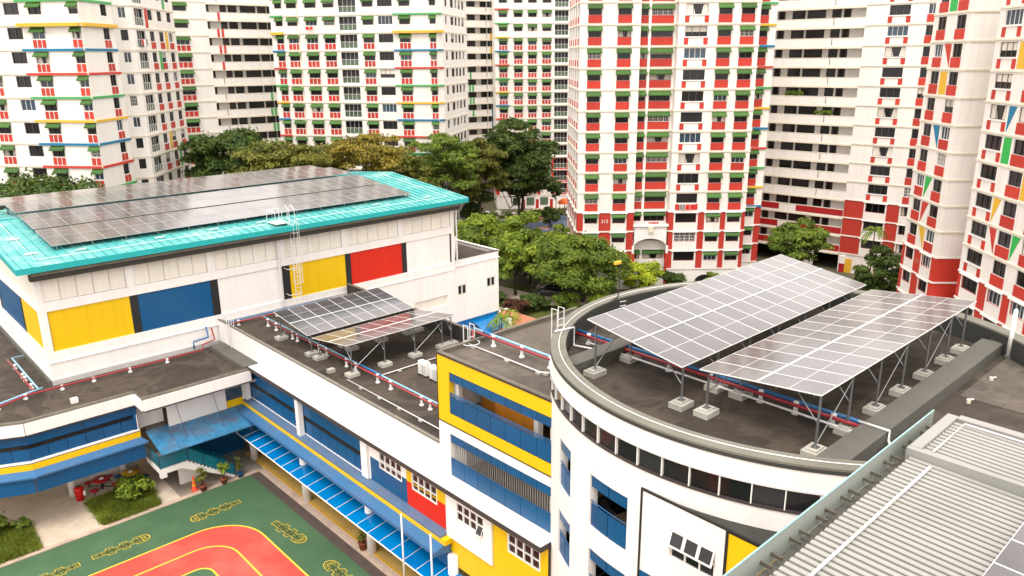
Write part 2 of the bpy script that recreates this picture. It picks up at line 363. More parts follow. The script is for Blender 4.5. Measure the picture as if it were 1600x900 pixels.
def balcony_mesh(w):
    def mk():
        mb = MB(); a, b = -w / 2, w / 2; h = 2.0; y = .12; s = .92; t = .05
        mb.quad((a, y + .02, 0), (b, y + .02, 0), (b, y + .02, s), (a, y + .02, s), 1)
        pn = MB(); pn.quad((a, y + .2, s), (b, y + .2, s), (b, y + .2, h), (a, y + .2, h), 0)
        for z in (0, s - .03, h - t): mb.box(a, b, y - .05, y, z, z + t, 0)
        for i in range(5):
            x = a + (w - t) * i / 4; mb.box(x, x + t, y - .05, y, t, s - .03, 0)
        for i in range(1, 4):
            x = a + w * i / 4; mb.box(x - .015, x + .015, y + .12, y + .16, s + .02, h - t, 0)
        return mb.mesh('window', ('frame_white', 'glass_green')), pn.mesh('pane', ('glass_dark',))
    return cached(('bal', round(w, 2)), mk)
def awning_mesh(w):
    def mk():
        a, b = -w / 2 - .12, w / 2 + .12; mb = MB(); d = -.42
        p = [(a, 0, .52), (b, 0, .52), (b, d, .12), (a, d, .12), (a, d, 0), (b, d, 0)]
        mb.add(p, [(0, 3, 2, 1)], 0); mb.add([p[3], p[4], p[5], p[2]], [(0, 1, 2, 3)], 0)
        mb.add([p[0], (a, 0, .40), p[4], p[3]], [(0, 1, 2, 3)], 0); mb.add([p[1], p[2], p[5], (b, 0, .40)], [(0, 1, 2, 3)], 0)
        mb.box(a, b, -.06, 0, .53, .585, 1)
        return mb.mesh('awning', ('awning_green', 'awning_top'))
    return cached(('awn', round(w, 2)), mk)
def spandrel_mesh(w, kind, colour='block_red'):
    def mk():
        mb = MB(); a, b = -w / 2, w / 2; h = .88
        if kind == 'solid': mb.box(a - .04, b + .04, -.05, .03, -.02, h + .03, 0)
        elif kind == 'bars':
            n = 3 if w > 1.25 else 2; g = .13
            mb.box(a, b, -.02, .03, 0, h, 1); pw = (w - g * (n - 1)) / n
            for i in range(n): mb.box(a + i * (pw + g), a + i * (pw + g) + pw, -.06, -.025, .03, h - .05, 0)
        else:
            mb.box(a - .1, a + .42, -.05, .03, 0, h - .1, 0); mb.box(b - .42, b + .1, -.05, .03, 0, h - .1, 0); mb.box(a - .12, b + .12, -.09, .03, h - .08, h + .05, 1)
        return mb.mesh('spandrel', (colour, 'frame_white'))
    return cached(('sp', round(w, 2), kind, colour), mk)
def surround_mesh(w):
    def mk():
        mb = MB(); a, b = -w / 2, w / 2
        mb.box(a - .22, b + .22, -.04, .02, .12, 1.10, 0)
        mb.box(a - .22, a - .02, -.04, .02, 1.104, 2.38, 0); mb.box(b + .02, b + .22, -.04, .02, 1.104, 2.38, 0)
        mb.box(a - .34, b + .34, -.22, .02, 2.384, 2.50, 0)
        return mb.mesh('window_surround', ('cream',))
    return cached(('sur', round(w, 2)), mk)
def place(root, F, s, d, z, name, me): return link(name, me, F.p(s, d, z), F.rot, root)
def place_win(root, F, s, z, name, ms):
    o = place(root, F, s, 0, z, name, ms[0]); p = bpy.data.objects.new('pane', ms[1]); COL.objects.link(p); p.parent = o; return o
WK = ['plain'] * 6 + ['open'] * 9 + ['triple'] * 2 + ['grille'] * 1 + ['curtain'] * 2 + ['blind'] * 2
def windows(root, F, cols, N, n0, red_to, style_top=99):
    """fill columns of windows on a facade; returns its openings"""
    holes = []
    for n in range(n0, N):
        z = zf(n)
        for (a, b, ty) in cols:
            w = b - a; c = (a + b) / 2
            if ty == 'B':
                holes.append((a, b, z + .34, z + 2.34)); place_win(root, F, c, z + .34, 'balcony_window', balcony_mesh(w)); continue
            zs, zt = z + 1.12, z + 2.34
            holes.append((a, b, zs, zt)); k = rng.choice(WK)
            if ty == 'N' and k == 'grille': k = 'plain'
            place_win(root, F, c, zs, 'window', win_mesh(w, 1.22, k))
            if n < red_to:
                place(root, F, c, 0, z, 'window_surround', surround_mesh(w))
                if ty in 'AS': place(root, F, c, 0, z + 1.86, 'awning', awning_mesh(w))
                continue
            if ty in 'AS': place(root, F, c, 0, z + 1.80, 'awning', awning_mesh(w))
            if n >= style_top or ty == 'P': continue
            place(root, F, c, 0, z + .2, 'spandrel', spandrel_mesh(w, {'A': 'bars', 'N': 'bars', 'S': 'solid', 'R': 'solid', 'W': 'wide'}[ty]))
    return holes
def block(name, label, base, foot, N, specs, red_to=0, style_top=99, n0=0, wallmat='cream', ledgemat='cream_ledge'):
    """foot: counter-clockwise plan points; specs: {edge: dict}"""
    root = thing(name, label, 'apartment block', (base[0], base[1], GZ), 'apartment blocks behind the school')
    up, lo = MB(), MB(); n_e = len(foot); ztop = zf(N) + .5; zr = zf(red_to)
    for i in range(n_e):
        F = Frame(foot[i], foot[(i + 1) % n_e]); sp = specs.get(i)
        holes = []
        if sp and 'cols' in sp: holes = windows(root, F, sp['cols'], N, n0, red_to, style_top)
        cor = sp.get('corridor') if sp else None
        parts = [(0, F.L)]
        if cor: parts = [(0, cor[0]), (cor[1], F.L)]
        for s0, s1 in parts:
            if s1 - s0 < .05: continue
            hs = [h for h in holes if h[0] >= s0 and h[1] <= s1]
            holes_face(up, F, s0, s1, zr, ztop, [h for h in hs if h[2] > zr], .2)
            if red_to: holes_face(lo, F, s0, s1, Z0, zr, [h for h in hs if h[2] < zr], .2)
            up.quad(F.p(s0, 0, GZ), F.p(s1, 0, GZ), F.p(s1, 0, Z0), F.p(s0, 0, Z0)) if not (sp and sp.get('void')) else None
        if sp is not None and sp.get('ledges', True):
            for n in range(n0, N + 1):
                for s0, s1 in parts:
                    if s1 - s0 > .3:
                        MB().fbox(F, s0 + .002, s1 - .002, 0.002, .10, zf(n) - .07, zf(n) + .09).build('ledge', root, 'cream' if n <= red_to else ledgemat)
        for (s0, s1) in (sp or {}).get('stripes', []):
            for n in range(max(n0, 3), N + 1):
                thick = n == 12 and (sp.get('thick'))
                MB().fbox(F, s0, s1, .004, .5 if thick else .17, zf(n) - .14, zf(n) + (.22 if thick else .115)).build('colour_stripe', root, stripe_col(n))
        if cor: corridor(root, F, cor, N, n0, red_to, sp)
    up.add([(x, y, ztop - .4) for x, y in foot], [tuple(range(n_e))])
    if up.v: up.build('wall', root, wallmat)
    if lo.v: lo.build('lower_wall', root, 'block_red')
    return root
def corridor(root, F, cor, N, n0, red_to, sp):
    s0, s1 = cor[:2]; back = -1.3
    dark = sp['dark']; per = sp['period']
    bw = MB(); bw.quad(F.p(s0, back, zf(n0)), F.p(s1, back, zf(n0)), F.p(s1, back, zf(N)), F.p(s0, back, zf(N)))
    for s in (s0, s1): bw.quad(F.p(s, back, zf(n0)), F.p(s, 0, zf(n0)), F.p(s, 0, zf(N)), F.p(s, back, zf(N)))
    bw.build('corridor_wall', root, 'cream')
    for n in range(n0, N):
        z = zf(n); mb = MB()
        mb.fbox(F, s0 + .003, s1 - .003, -.14, -.002, z - .1, z + 1.0)
        mb.fbox(F, s0 + .003, s1 - .003, back + .003, -.144, z - .12, z)
        mb.fbox(F, s0 + .003, s1 - .003, -.14, .06, z - .34, z - .104, 1)
        mb.fbox(F, s0 + .003, s1 - .003, -.17, .03, z + 1.004, z + 1.06, 1)
        mb.build('corridor_parapet', root, ('cream', 'cream_ledge'))
        if n < red_to:
            for a, b in ((s0 + .05, s0 + (s1 - s0) * .56), (s0 + (s1 - s0) * .68, s1 - .05)):
                MB().fbox(F, a, b, 0, .03, z + .12, z + .96).build('red_panel', root, 'deep_red')
        p = s0
        while p < s1:
            for (a, b, k) in dark:
                if p + b < s1 - .02:
                    MB().fbox(F, p + a, p + b, back + .004, back + .05, z + (.9 if k == 'w' else .05), z + 2.2).build('corridor_window' if k == 'w' else 'door', root, 'glass_dark' if k == 'w' else 'edge_dark')
            p += per
        if sp.get('drain') is not None:
            MB().fbox(F, sp['drain'], sp['drain'] + .06, .0, .05, z + .1, z + .98).build('drain_pipe', root, 'edge_dark')
    MB().fbox(F, s0 - .02, s1 + .02, back, .05, zf(N) - .3, zf(N) + .5).build('roof_beam', root, wallmat_default)
wallmat_default = 'cream'
def fp(F, pts): return [F.p(s, d, 0)[:2] for s, d in pts]

# --- block with the number 313, straight ahead
F4 = Frame((73.5, 66.86), (89.76, 52.35))
foot = fp(F4, [(0, 0), (7.3, 0), (7.3, -1.3), (11.85, -1.3), (11.85, 0), (21.75, 0), (21.75, -3.35), (24.9, -3.35), (24.9, -15), (0, -15)])
b313 = block('apartment_block', 'tall white block numbered 313 with green awnings, red base storeys and arches', foot[0], foot, 15, {
    0: dict(cols=[(.95, 2.54, 'S'), (4.54, 6.15, 'S')]),
    2: dict(cols=[(.15, 1.1, 'S'), (1.55, 4.2, 'S')]),
    1: dict(), 3: dict(),
    4: dict(cols=[(.85, 3.55, 'W'), (4.85, 6.45, 'S'), (7.6, 9.2, 'S')]),
    5: dict(), 6: dict(cols=[(.95, 2.1, 'S')], stripes=[(1.2, 3.15)]),
    9: dict(cols=[(1.2, 2.0, 'N'), (3.6, 4.4, 'N'), (6.4, 7.2, 'N'), (9.2, 10.4, 'N'), (12.2, 13.4, 'N')])}, red_to=3)
# white pillar in the recess, arch and flag
Fr = Frame(foot[2], foot[3])
MB().fbox(Fr, 1.16, 1.48, -.05, .16, GZ, zf(15)).build('pilaster', b313, 'cream')
arch = MB(); za, zt = zf(1) + .5, zf(2) + .62; n = 14; cx, hw = 2.28, 2.1
for i in range(n):
    a0 = math.pi * (1 - i / n); a1 = math.pi * (1 - (i + 1) / n)
    x0, x1 = cx + hw * math.cos(a0), cx + hw * math.cos(a1); y0, y1 = za + 1.05 * math.sin(a0), za + 1.05 * math.sin(a1)
    arch.add([Fr.p(x0, 1.25, y0), Fr.p(x1, 1.25, y1), Fr.p(x1, 1.25, zt), Fr.p(x0, 1.25, zt), Fr.p(x0, .9, y0), Fr.p(x1, .9, y1), Fr.p(x1, .9, zt), Fr.p(x0, .9, zt)],
             [(0, 1, 2, 3), (4, 7, 6, 5), (0, 4, 5, 1), (3, 2, 6, 7)])
arch.fbox(Fr, -.02, 4.57, .9, 1.45, zt + .003, zt + .28); arch.fbox(Fr, -.1, .18, .9, 1.4, za - .9, za + .1); arch.fbox(Fr, 4.37, 4.65, .9, 1.4, za - .9, za + .1)
arch.build('arch', b313, 'white')
for s in (-.03, 4.3): MB().fbox(Fr, s, s + .28, 1.0, 1.36, GZ, za - .903).build('pier', b313, 'block_red')
MB().fbox(Fr, 1.95, 2.6, 1.455, 1.52, zt - .75, zt).build('keystone', b313, 'cream_ledge')
MB().fbox(Fr, .05, 4.5, -.02, .9, zf(2) - .06, zf(2) + .06).build('balcony_slab', b313, 'cream')
for n in (0, 1, 2):
    MB().fbox(Fr, .04, 4.51, .05, .14, zf(n) + .08, zf(n) + 1.05).build('balcony_parapet', b313, 'cream')
fl = MB().fbox(Fr, 2.2, 3.5, .18, .2, zf(2) + .55, zf(2) + .97).build('flag', None, 'stripe_red')
fm = MB()
for i in range(10):
    a0, a1 = R(60 + 24 * i), R(84 + 24 * i); c0 = (2.5, zf(2) + .76)
    fm.quad(Fr.p(c0[0] + .15 * math.cos(a0), .204, c0[1] + .15 * math.sin(a0)), Fr.p(c0[0] + .15 * math.cos(a1), .204, c0[1] + .15 * math.sin(a1)),
            Fr.p(c0[0] + .04 + .11 * math.cos(a1), .204, c0[1] + .12 * math.sin(a1)), Fr.p(c0[0] + .04 + .11 * math.cos(a0), .204, c0[1] + .12 * math.sin(a0)))
tag(fl, 'small red flag with white crescent hung above the arch of block 313', 'flag'); fm.build('crescent', fl, 'print_white')
t = link('number_lettering', text_mesh('313', .62, 'print_white'), F4.p(3.55, .03, zf(2) + 1.35), 0, b313); t.rotation_euler = (R(90), 0, F4.rot)
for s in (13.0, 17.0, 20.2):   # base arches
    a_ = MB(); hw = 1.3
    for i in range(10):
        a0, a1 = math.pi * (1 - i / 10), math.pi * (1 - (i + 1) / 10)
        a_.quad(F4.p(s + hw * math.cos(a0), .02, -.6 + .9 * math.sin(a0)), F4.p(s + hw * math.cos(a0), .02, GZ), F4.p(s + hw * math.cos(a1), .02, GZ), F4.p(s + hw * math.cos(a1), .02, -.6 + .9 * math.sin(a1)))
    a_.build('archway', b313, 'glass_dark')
lb = MB()
for i, (s, w_, m_) in enumerate([(13.1, .35, 1), (13.5, .3, 1), (13.9, .5, 0), (14.5, .45, 0)]): lb.fbox(F4, s, s + w_, .3, .33, zf(3) + .3, zf(3) + .95, m_)
lb.fbox(F4, 12.9, 15.2, .29, .34, zf(3) + .97, zf(3) + 1.0, 2)
tag(lb.build('laundry', None, ('laundry', 'cloth_grey', 'frame_white')), 'red and dark laundry hung from a wide window of block 313', 'laundry')

# --- long corridor block right of 313
F5 = Frame((105.8, 59.31), (107.17, 46.73))
foot = fp(F5, [(-9, 0), (22.5, 0), (22.5, -11), (-9, -11)])
b5 = block('apartment_block', 'corridor block between block 313 and the corner block, with red lower parapets', foot[0], foot, 15, {
    0: dict(cols=[(23.95, 26.45, 'W'), (28.5, 29.5, 'R')], corridor=(0.0, 21.1), dark=[(0, .56, 'w'), (1.8, 3.58, 'w'), (3.9, 6.42, 'w'), (7.27, 8.5, 'w'), (8.8, 9.77, 'd'), (12.0, 12.6, 'w')], period=9.0, drain=17.0, tan=True)},
    red_to=3)
for s in (1.0, 8.0, 15.5, 21.3, 26.0):
    MB().fbox(F5, s - 9, s - 8.2, -.5, .3, -.35, Z0 - .35).build('pillar_head', b5, 'cream'); MB().fbox(F5, s - 8.95, s - 8.25, -.45, .25, GZ, -.353).build('pillar', b5, 'deep_red')
MB().fbox(F5, 12.9, 14.0, .01, .06, GZ, .4).build('door', b5, 'stripe_yellow')
MB().fbox(F5, 6.0, 8.6, .01, .05, GZ, .6).build('shutter', b5, 'grey_wall')

# --- corner block at the right edge with painted triangles
F6 = Frame((86.42, 31.32), (81.22, 26.19))
foot = fp(F6, [(0, 0), (7.3, 0), (7.3, -5.5), (11.8, -5.5), (11.8, 0), (26, 0), (26, -16), (0, -16)])
b6 = block('apartment_block', 'nearest block at the right edge with painted triangles and bars between windows', foot[0], foot, 14, {
    0: dict(cols=[(.94, 2.58, 'R'), (4.59, 6.3, 'R')]), 1: dict(), 2: dict(), 3: dict(),
    4: dict(cols=[(.84, 3.4, 'W'), (5.2, 7.1, 'R'), (8.7, 10.5, 'R'), (11.6, 13.2, 'R')])}, red_to=3)
def shape(F, a, b, n, kind, m):
    z0, z1 = zf(n) + .2, zf(n + 1) - .2; mb = MB()
    if kind == 'r': mb.fbox(F, a, b, .004, .03, z0, z1)
    else:
        x = a if kind == 'l' else b
        P3 = [(a, z1), (x, z0), (b, z1)]
        mb.add([F.p(s, .03, z) for s, z in P3] + [F.p(s, .004, z) for s, z in P3], [(0, 1, 2), (0, 3, 4, 1), (1, 4, 5, 2), (2, 5, 3, 0)])
    mb.build('painted_shape', b6, m)
for n, k, m in ((12, 'r', 'shape_green'), (10, 't', 'stripe_red'), (9, 'r', 'stripe_yellow'), (7, 't', 'stripe_blue'), (5, 'l', 'shape_green'), (4, 'l', 'stripe_red'), (3, 't', 'stripe_yellow')): shape(F6, 2.95, 4.3, n, k, m)
F9 = Frame(foot[4], foot[5])
for n, k, m in ((10, 'r', 'stripe_yellow'), (8, 'l', 'stripe_blue'), (7, 'r', 'shape_green'), (5, 'l', 'stripe_yellow'), (4, 't', 'stripe_red')): shape(F9, 3.75, 4.85, n, k, m)
for n, k, m in ((12, 'r', 'stripe_yellow'), (9, 'r', 'stripe_yellow'), (6, 'r', 'stripe_yellow'), (4, 'l', 'shape_green')): shape(F9, 7.3, 8.4, n, k, m)
t = link('number_lettering', text_mesh('317', .62, 'print_beige'), F6.p(3.6, .03, zf(2) + 1.3), 0, b6); t.rotation_euler = (R(90), 0, F6.rot)
cv = MB(); cv.fbox(F6, 7.0, 12.0, -1.2, 1.2, zf(1) - .3, zf(1) + .55); cv.fbox(F6, 6.8, 12.2, -1.2, 1.4, zf(1) + .553, zf(1) + .85); cv.build('porch', b6, 'cream')

# --- left corner block with wrap-round coloured bands
Fa = Frame((21.71, 102.15), (26.21, 96.34)); A0 = Fa.p(-13, 0, 0)[:2]
foot = [A0, (26.21, 96.34), (30.92, 100.71), (30.3, 103.4), (32.19, 103.21), (33.72, 102.75), (42.8, 113.83), (36, 124), (20, 124)]
b1 = block('apartment_block', 'block at the left edge with coloured bands wrapping round its corner', foot[1], foot, 14, {
    0: dict(cols=[(4.2, 5.75, 'A'), (8.0, 9.55, 'A'), (11.35, 13.2, 'P'), (14.33, 15.88, 'A'), (19.2, 20.3, 'A')], stripes=[(12.9, 20.33)], thick=True),
    1: dict(cols=[(4.18, 5.4, 'N')], stripes=[(.02, 6.4)], thick=True),
    2: dict(), 3: dict(), 4: dict(cols=[(.15, .95, 'P')]),
    5: dict(cols=[(.8, 3.6, 'B'), (5.0, 6.5, 'N'), (8.2, 9.7, 'N'), (11.6, 13.1, 'N')])}, style_top=12)
Fd = Frame(foot[5], foot[6])
for n, s, m in ((12, 4.0, 'stripe_red'), (13, 10.4, 'stripe_green'), (11, 10.2, 'stripe_yellow'), (10, 7.3, 'stripe_green'), (6, 7.2, 'stripe_yellow'), (5, 10.2, 'stripe_green')):
    MB().fbox(Fd, s, s + .8, .004, .05, zf(n) + .15, zf(n + 1) - .12).build('painted_bar', b1, m)

# --- middle block behind the hall
F2 = Frame((58.62, 117.18), (74.26, 95.46))
foot = fp(F2, [(0, 0), (26.3, 0), (27.0, -.8), (27.0, -15), (0, -15)])
b2 = block('apartment_block', 'middle block rising behind the hall roof with rows of green awnings', foot[1], foot, 15, {
    0: dict(cols=[(.82, 1.93, 'A'), (2.77, 4.51, 'A'), (5.73, 7.52, 'A'), (8.67, 10.38, 'A'), (11.13, 13.89, 'B'), (14.9, 16.56, 'A'), (17.28, 19.58, 'P'), (20.62, 22.28, 'A'), (25.3, 26.2, 'A')], stripes=[(.0, 2.05), (19.65, 26.28)], thick=True),
    1: dict(stripes=[(.01, 1.05)], thick=True), 2: dict(cols=[(1.5, 2.6, 'P'), (4.5, 6.2, 'P'), (7.0, 8.2, 'P'), (9.0, 10.2, 'P'), (11.2, 12.4, 'P')])}, style_top=12)
MB().fbox(F2, 4.4, 4.55, .01, .08, GZ, zf(15)).build('downpipe', b2, 'cream_ledge')

# --- far block between the middle block and 313
F3 = Frame((104.34, 116.94), (115.66, 107.83))
foot = fp(F3, [(0, 0), (17, 0), (17, -12), (0, -12)])
b3 = block('apartment_block', 'far block between the middle block and block 313 with glazed balconies', foot[0], foot, 16, {
    0: dict(cols=[(.78, 2.32, 'A'), (3.66, 5.25, 'A'), (6.38, 7.99, 'A'), (9.13, 10.79, 'A'), (11.51, 14.15, 'B')], stripes=[(-.05, 2.75)])}, red_to=3, style_top=12)
for s in (3.2, 6.0, 8.8): MB().fbox(F3, s, s + 1.6, .005, .05, -.9, .7).build('shop_window', b3, 'glass_green')
for s in (5.0, 7.8, 10.7): MB().fbox(F3, s + .1, s + .7, .005, .05, GZ, .3).build('door', b3, 'deep_red')

# --- corridor block behind the left corner block
F7 = Frame((54.02, 129.47), (64.25, 128.45))
foot = fp(F7, [(-7, 0), (20, 0), (20, -11), (-7, -11)])
b7 = block('apartment_block', 'corridor block with red and green bars, between left corner block and middle block', foot[0], foot, 15, {
    0: dict(cols=[(1.7, 3.85, 'A')], corridor=(6.9, 26.9), dark=[(.05, .79, 'w'), (2.57, 3.6, 'd'), (3.89, 5.3, 'w'), (5.87, 8.43, 'w'), (8.75, 10.2, 'w')], period=10.3, drain=8.6, tan=True)}, style_top=12)
for n, ss, m in ((13, (8.6,), 'stripe_red'), (12, (8.3, 9.0), 'stripe_red'), (11, (8.4, 9.1), 'stripe_red'), (10, (8.6,), 'stripe_red'), (8, (16.2,), 'stripe_green'), (7, (16.0, 16.6), 'stripe_green'), (6, (16.2, 16.8), 'stripe_green'), (5, (16.3,), 'stripe_green'), (5, (10.9,), 'stripe_red')):
    for s in ss: MB().fbox(Frame(foot[0], foot[1]), s, s + .34, .01, .09, zf(n) - .25, zf(n) + 1.05).build('colour_bar', b7, m)

# --- corridor block at the very back
F8 = Frame((103.9, 128.94), (113.11, 126.82))
foot = fp(F8, [(-9, 0), (12, 0), (12, -11), (-9, -11)])
b8 = block('apartment_block', 'farthest corridor block seen between the middle block and glazed balcony block', foot[0], foot, 17, {
    0: dict(corridor=(0, 20.9), dark=[(.1, 1.03, 'w'), (1.57, 3.71, 'w'), (3.8, 5.5, 'w'), (6.67, 8.05, 'w'), (8.4, 9.0, 'w')], period=9.02, drain=16.4)}, n0=3)
FF = Frame(foot[0], foot[1])
for n, ss, m in ((13, (17.8,), 'stripe_yellow'), (12, (17.3, 18.0), 'stripe_yellow'), (11, (17.3, 18.0), 'stripe_yellow'), (10, (17.6,), 'stripe_yellow'), (9, (12.4,), 'stripe_green'), (8, (12.2, 12.9), 'stripe_green'), (7, (12.3, 13.0), 'stripe_green'), (6, (12.9,), 'stripe_green'), (7, (18.1,), 'stripe_blue'), (6, (17.5, 18.2), 'stripe_blue'), (5, (17.5, 18.2), 'stripe_blue')):
    for s in ss: MB().fbox(FF, s, s + .4, .01, .09, zf(n) - .25, zf(n) + 1.05).build('colour_bar', b8, m)
# ------------------------------------------------------------------ school ground and court
pod = MB().box(-40, 58, -40, 84, GZ - .3, -.012).build('school_ground', None, 'paving_grey'); struct(pod)
court = MB().box(-30, 19.62, -10, 48.38, -.3, 0).build('court', None, 'court_green'); struct(court)
def ring(pts_out, pts_in, z, mb, mi=0):
    n = len(pts_out)
    for i in range(n):
        a, b = pts_out[i], pts_out[(i + 1) % n]; c, d = pts_in[(i + 1) % n], pts_in[i]
        mb.quad((*a, z), (*b, z), (*c, z), (*d, z), mi)
def rrect(x0, x1, y0, y1, r, n=10):
    P = []
    for cx, cy, a in ((x1 - r, y0 + r, -90), (x1 - r, y1 - r, 0), (x0 + r, y1 - r, 90), (x0 + r, y0 + r, 180)):
        for i in range(n + 1): t_ = R(a + 90 * i / n); P.append((cx + r * math.cos(t_), cy + r * math.sin(t_)))
    return P
tr = MB(); P0 = rrect(-12, 17.0, 10, 44.05, 3.0); P2 = rrect(-8.3, 13.3, 13.7, 40.4, .8)
ring(P0, P2, .005, tr); struct(tr.build('running_track', None, 'court_red'))
ln = MB()
for (x0, x1, y0, y1, r) in ((-12, 17.0, 10, 44.05, 3.0), (-10.1, 15.1, 11.9, 42.25, 1.9), (-8.3, 13.3, 13.7, 40.4, .8)):
    h = .055; ring(rrect(x0 - h, x1 + h, y0 - h, y1 + h, r + h), rrect(x0 + h, x1 - h, y0 + h, y1 - h, r - h), .009, ln)
struct(ln.build('track_lines', None, 'line_yellow'))
dr = MB().box(19.62, 20.28, -10, 48.38, -.3, -.004).build('drain', None, 'drain'); struct(dr)
kb = MB().box(20.28, 20.72, -10, 48.38, -.3, .12).build('kerb', None, 'kerb'); struct(kb)
kb2 = MB().box(-30, 20.28, 48.38, 48.72, -.3, .06).build('kerb', None, 'kerb'); struct(kb2)
wk = MB().box(20.72, 27, -10, 51.5, -.3, .14).build('walkway', None, 'walk_yellow'); struct(wk)
wl = MB().box(20.73, 20.83, -10, 51.4, .1, .146).build('walkway_line', None, 'line_orange'); struct(wl)
fc = MB().box(-30, 20.72, 48.72, 75, -.3, .05)
struct(fc.build('forecourt', None, 'paving'))
struct(MB().box(14.9, 20.718, 48.723, 62, 0, .056).build('porch_floor', None, 'paving_grey'))

def hopscotch(x, y, ang, label):
    """flat painted hopscotch: rows 1,1,2,1,2,1,2 and a half-round FINISH"""
    root = thing('hopscotch', label, 'hopscotch', (x, y, .012), 'hopscotch grids painted on the court')
    q = .40; ca, sa = math.cos(ang), math.sin(ang)
    def W(u, v, z=.012): return (x + u * ca - v * sa, y + u * sa + v * ca, z)
    def rect(mb, u0, u1, v0, v1, z): mb.quad(W(u0, v0, z), W(u1, v0, z), W(u1, v1, z), W(u0, v1, z))
    base, lnm = MB(), MB(); u = 0; num = 1
    rows = [1, 1, 2, 1, 2, 1, 2]
    for r in rows:
        vs_ = [(-q / 2, q / 2)] if r == 1 else [(-q, 0), (0, q)]
        for v0, v1 in vs_:
            rect(base, u, u + q, v0, v1, .008); h = .015
            for a in ((u - h, u + q + h, v0 - h, v0 + h), (u - h, u + q + h, v1 - h, v1 + h), (u - h, u + h, v0 + h, v1 - h), (u + q - h, u + q + h, v0 + h, v1 - h)): rect(lnm, *a, .0125)
            t_ = link('numeral', text_mesh(str(num), .15, 'line_yellow', 0), W(u + q / 2, (v0 + v1) / 2, .0145), 0, root); t_.rotation_euler.z = ang + math.pi / 2; num += 1
        u += q
    n = 12; c = [(u + .46 * math.sin(math.pi * i / n), -q * math.cos(math.pi * i / n)) for i in range(n + 1)]
    base.add([W(a, b, .008) for a, b in c], [tuple(range(n + 1))])
    for (a, b), (c2, d) in zip(c[:-1], c[1:]):
        lnm.quad(W(a, b, .0125), W(c2, d, .0125), W(u + (c2 - u) * .9, d * .9, .0125), W(u + (a - u) * .9, b * .9, .0125))
    t_ = link('lettering', text_mesh('FINISH', .15, 'line_yellow', 0), W(u + .17, 0, .0145), 0, root); t_.rotation_euler.z = ang + math.pi / 2
    base.build('painted_squares', root, 'hop_green'); lnm.build('outline', root, 'line_yellow')
hopscotch(8.62, 45.7, R(0), 'hopscotch grid by the grass bed, second nearest the left edge')
hopscotch(17.6, 45.62, R(180), 'hopscotch grid nearest the potted plants and stairs')
hopscotch(18.1, 41.8, R(-84), 'hopscotch grid beside the track bend, nearest the covered walkway corner')
hopscotch(18.45, 32.7, R(90), 'hopscotch grid cut by the bottom edge of the picture, near the flagpoles')
hopscotch(7.9, 43.2 + 2.4, R(180), 'hopscotch grid at the far left edge of the court')

# ------------------------------------------------------------------ solar modules
def module_mesh(w, l, fm='frame_white'):
    """w across, l along slope; glass in two halves inside an aluminium frame"""
    def mk():
        mb = MB(); t = .013; h = .035; a, b, c, d = -w / 2, w / 2, -l / 2, l / 2; e = .014
        mb.box(a, b, c, d, 0, h - .006, 0)
        for x0, x1, y0, y1 in ((a, b, c, c + t), (a, b, d - t, d), (a, a + t, c + t, d - t), (b - t, b, c + t, d - t)): mb.box(x0, x1, y0, y1, h - .0055, h, 0)
        for y0, y1 in ((c + t, -e / 2), (e / 2, d - t)): mb.quad((a + t, y0, h - .003), (b - t, y0, h - .003), (b - t, y1, h - .003), (a + t, y1, h - .003), 1)
        mb.quad((a + t, -e / 2, h - .003), (b - t, -e / 2, h - .003), (b - t, e / 2, h - .003), (a + t, e / 2, h - .003), 0)
        return mb.mesh('solar_module', (fm, 'solar_glass'))
    return cached(('mod', w, l, fm), mk)
def _mid(root, x0, x1, y, z):
    MB().box(x0, x1, y - .035, y + .035, z + .036, z + .05).build('centre_strip', root, 'frame_white')
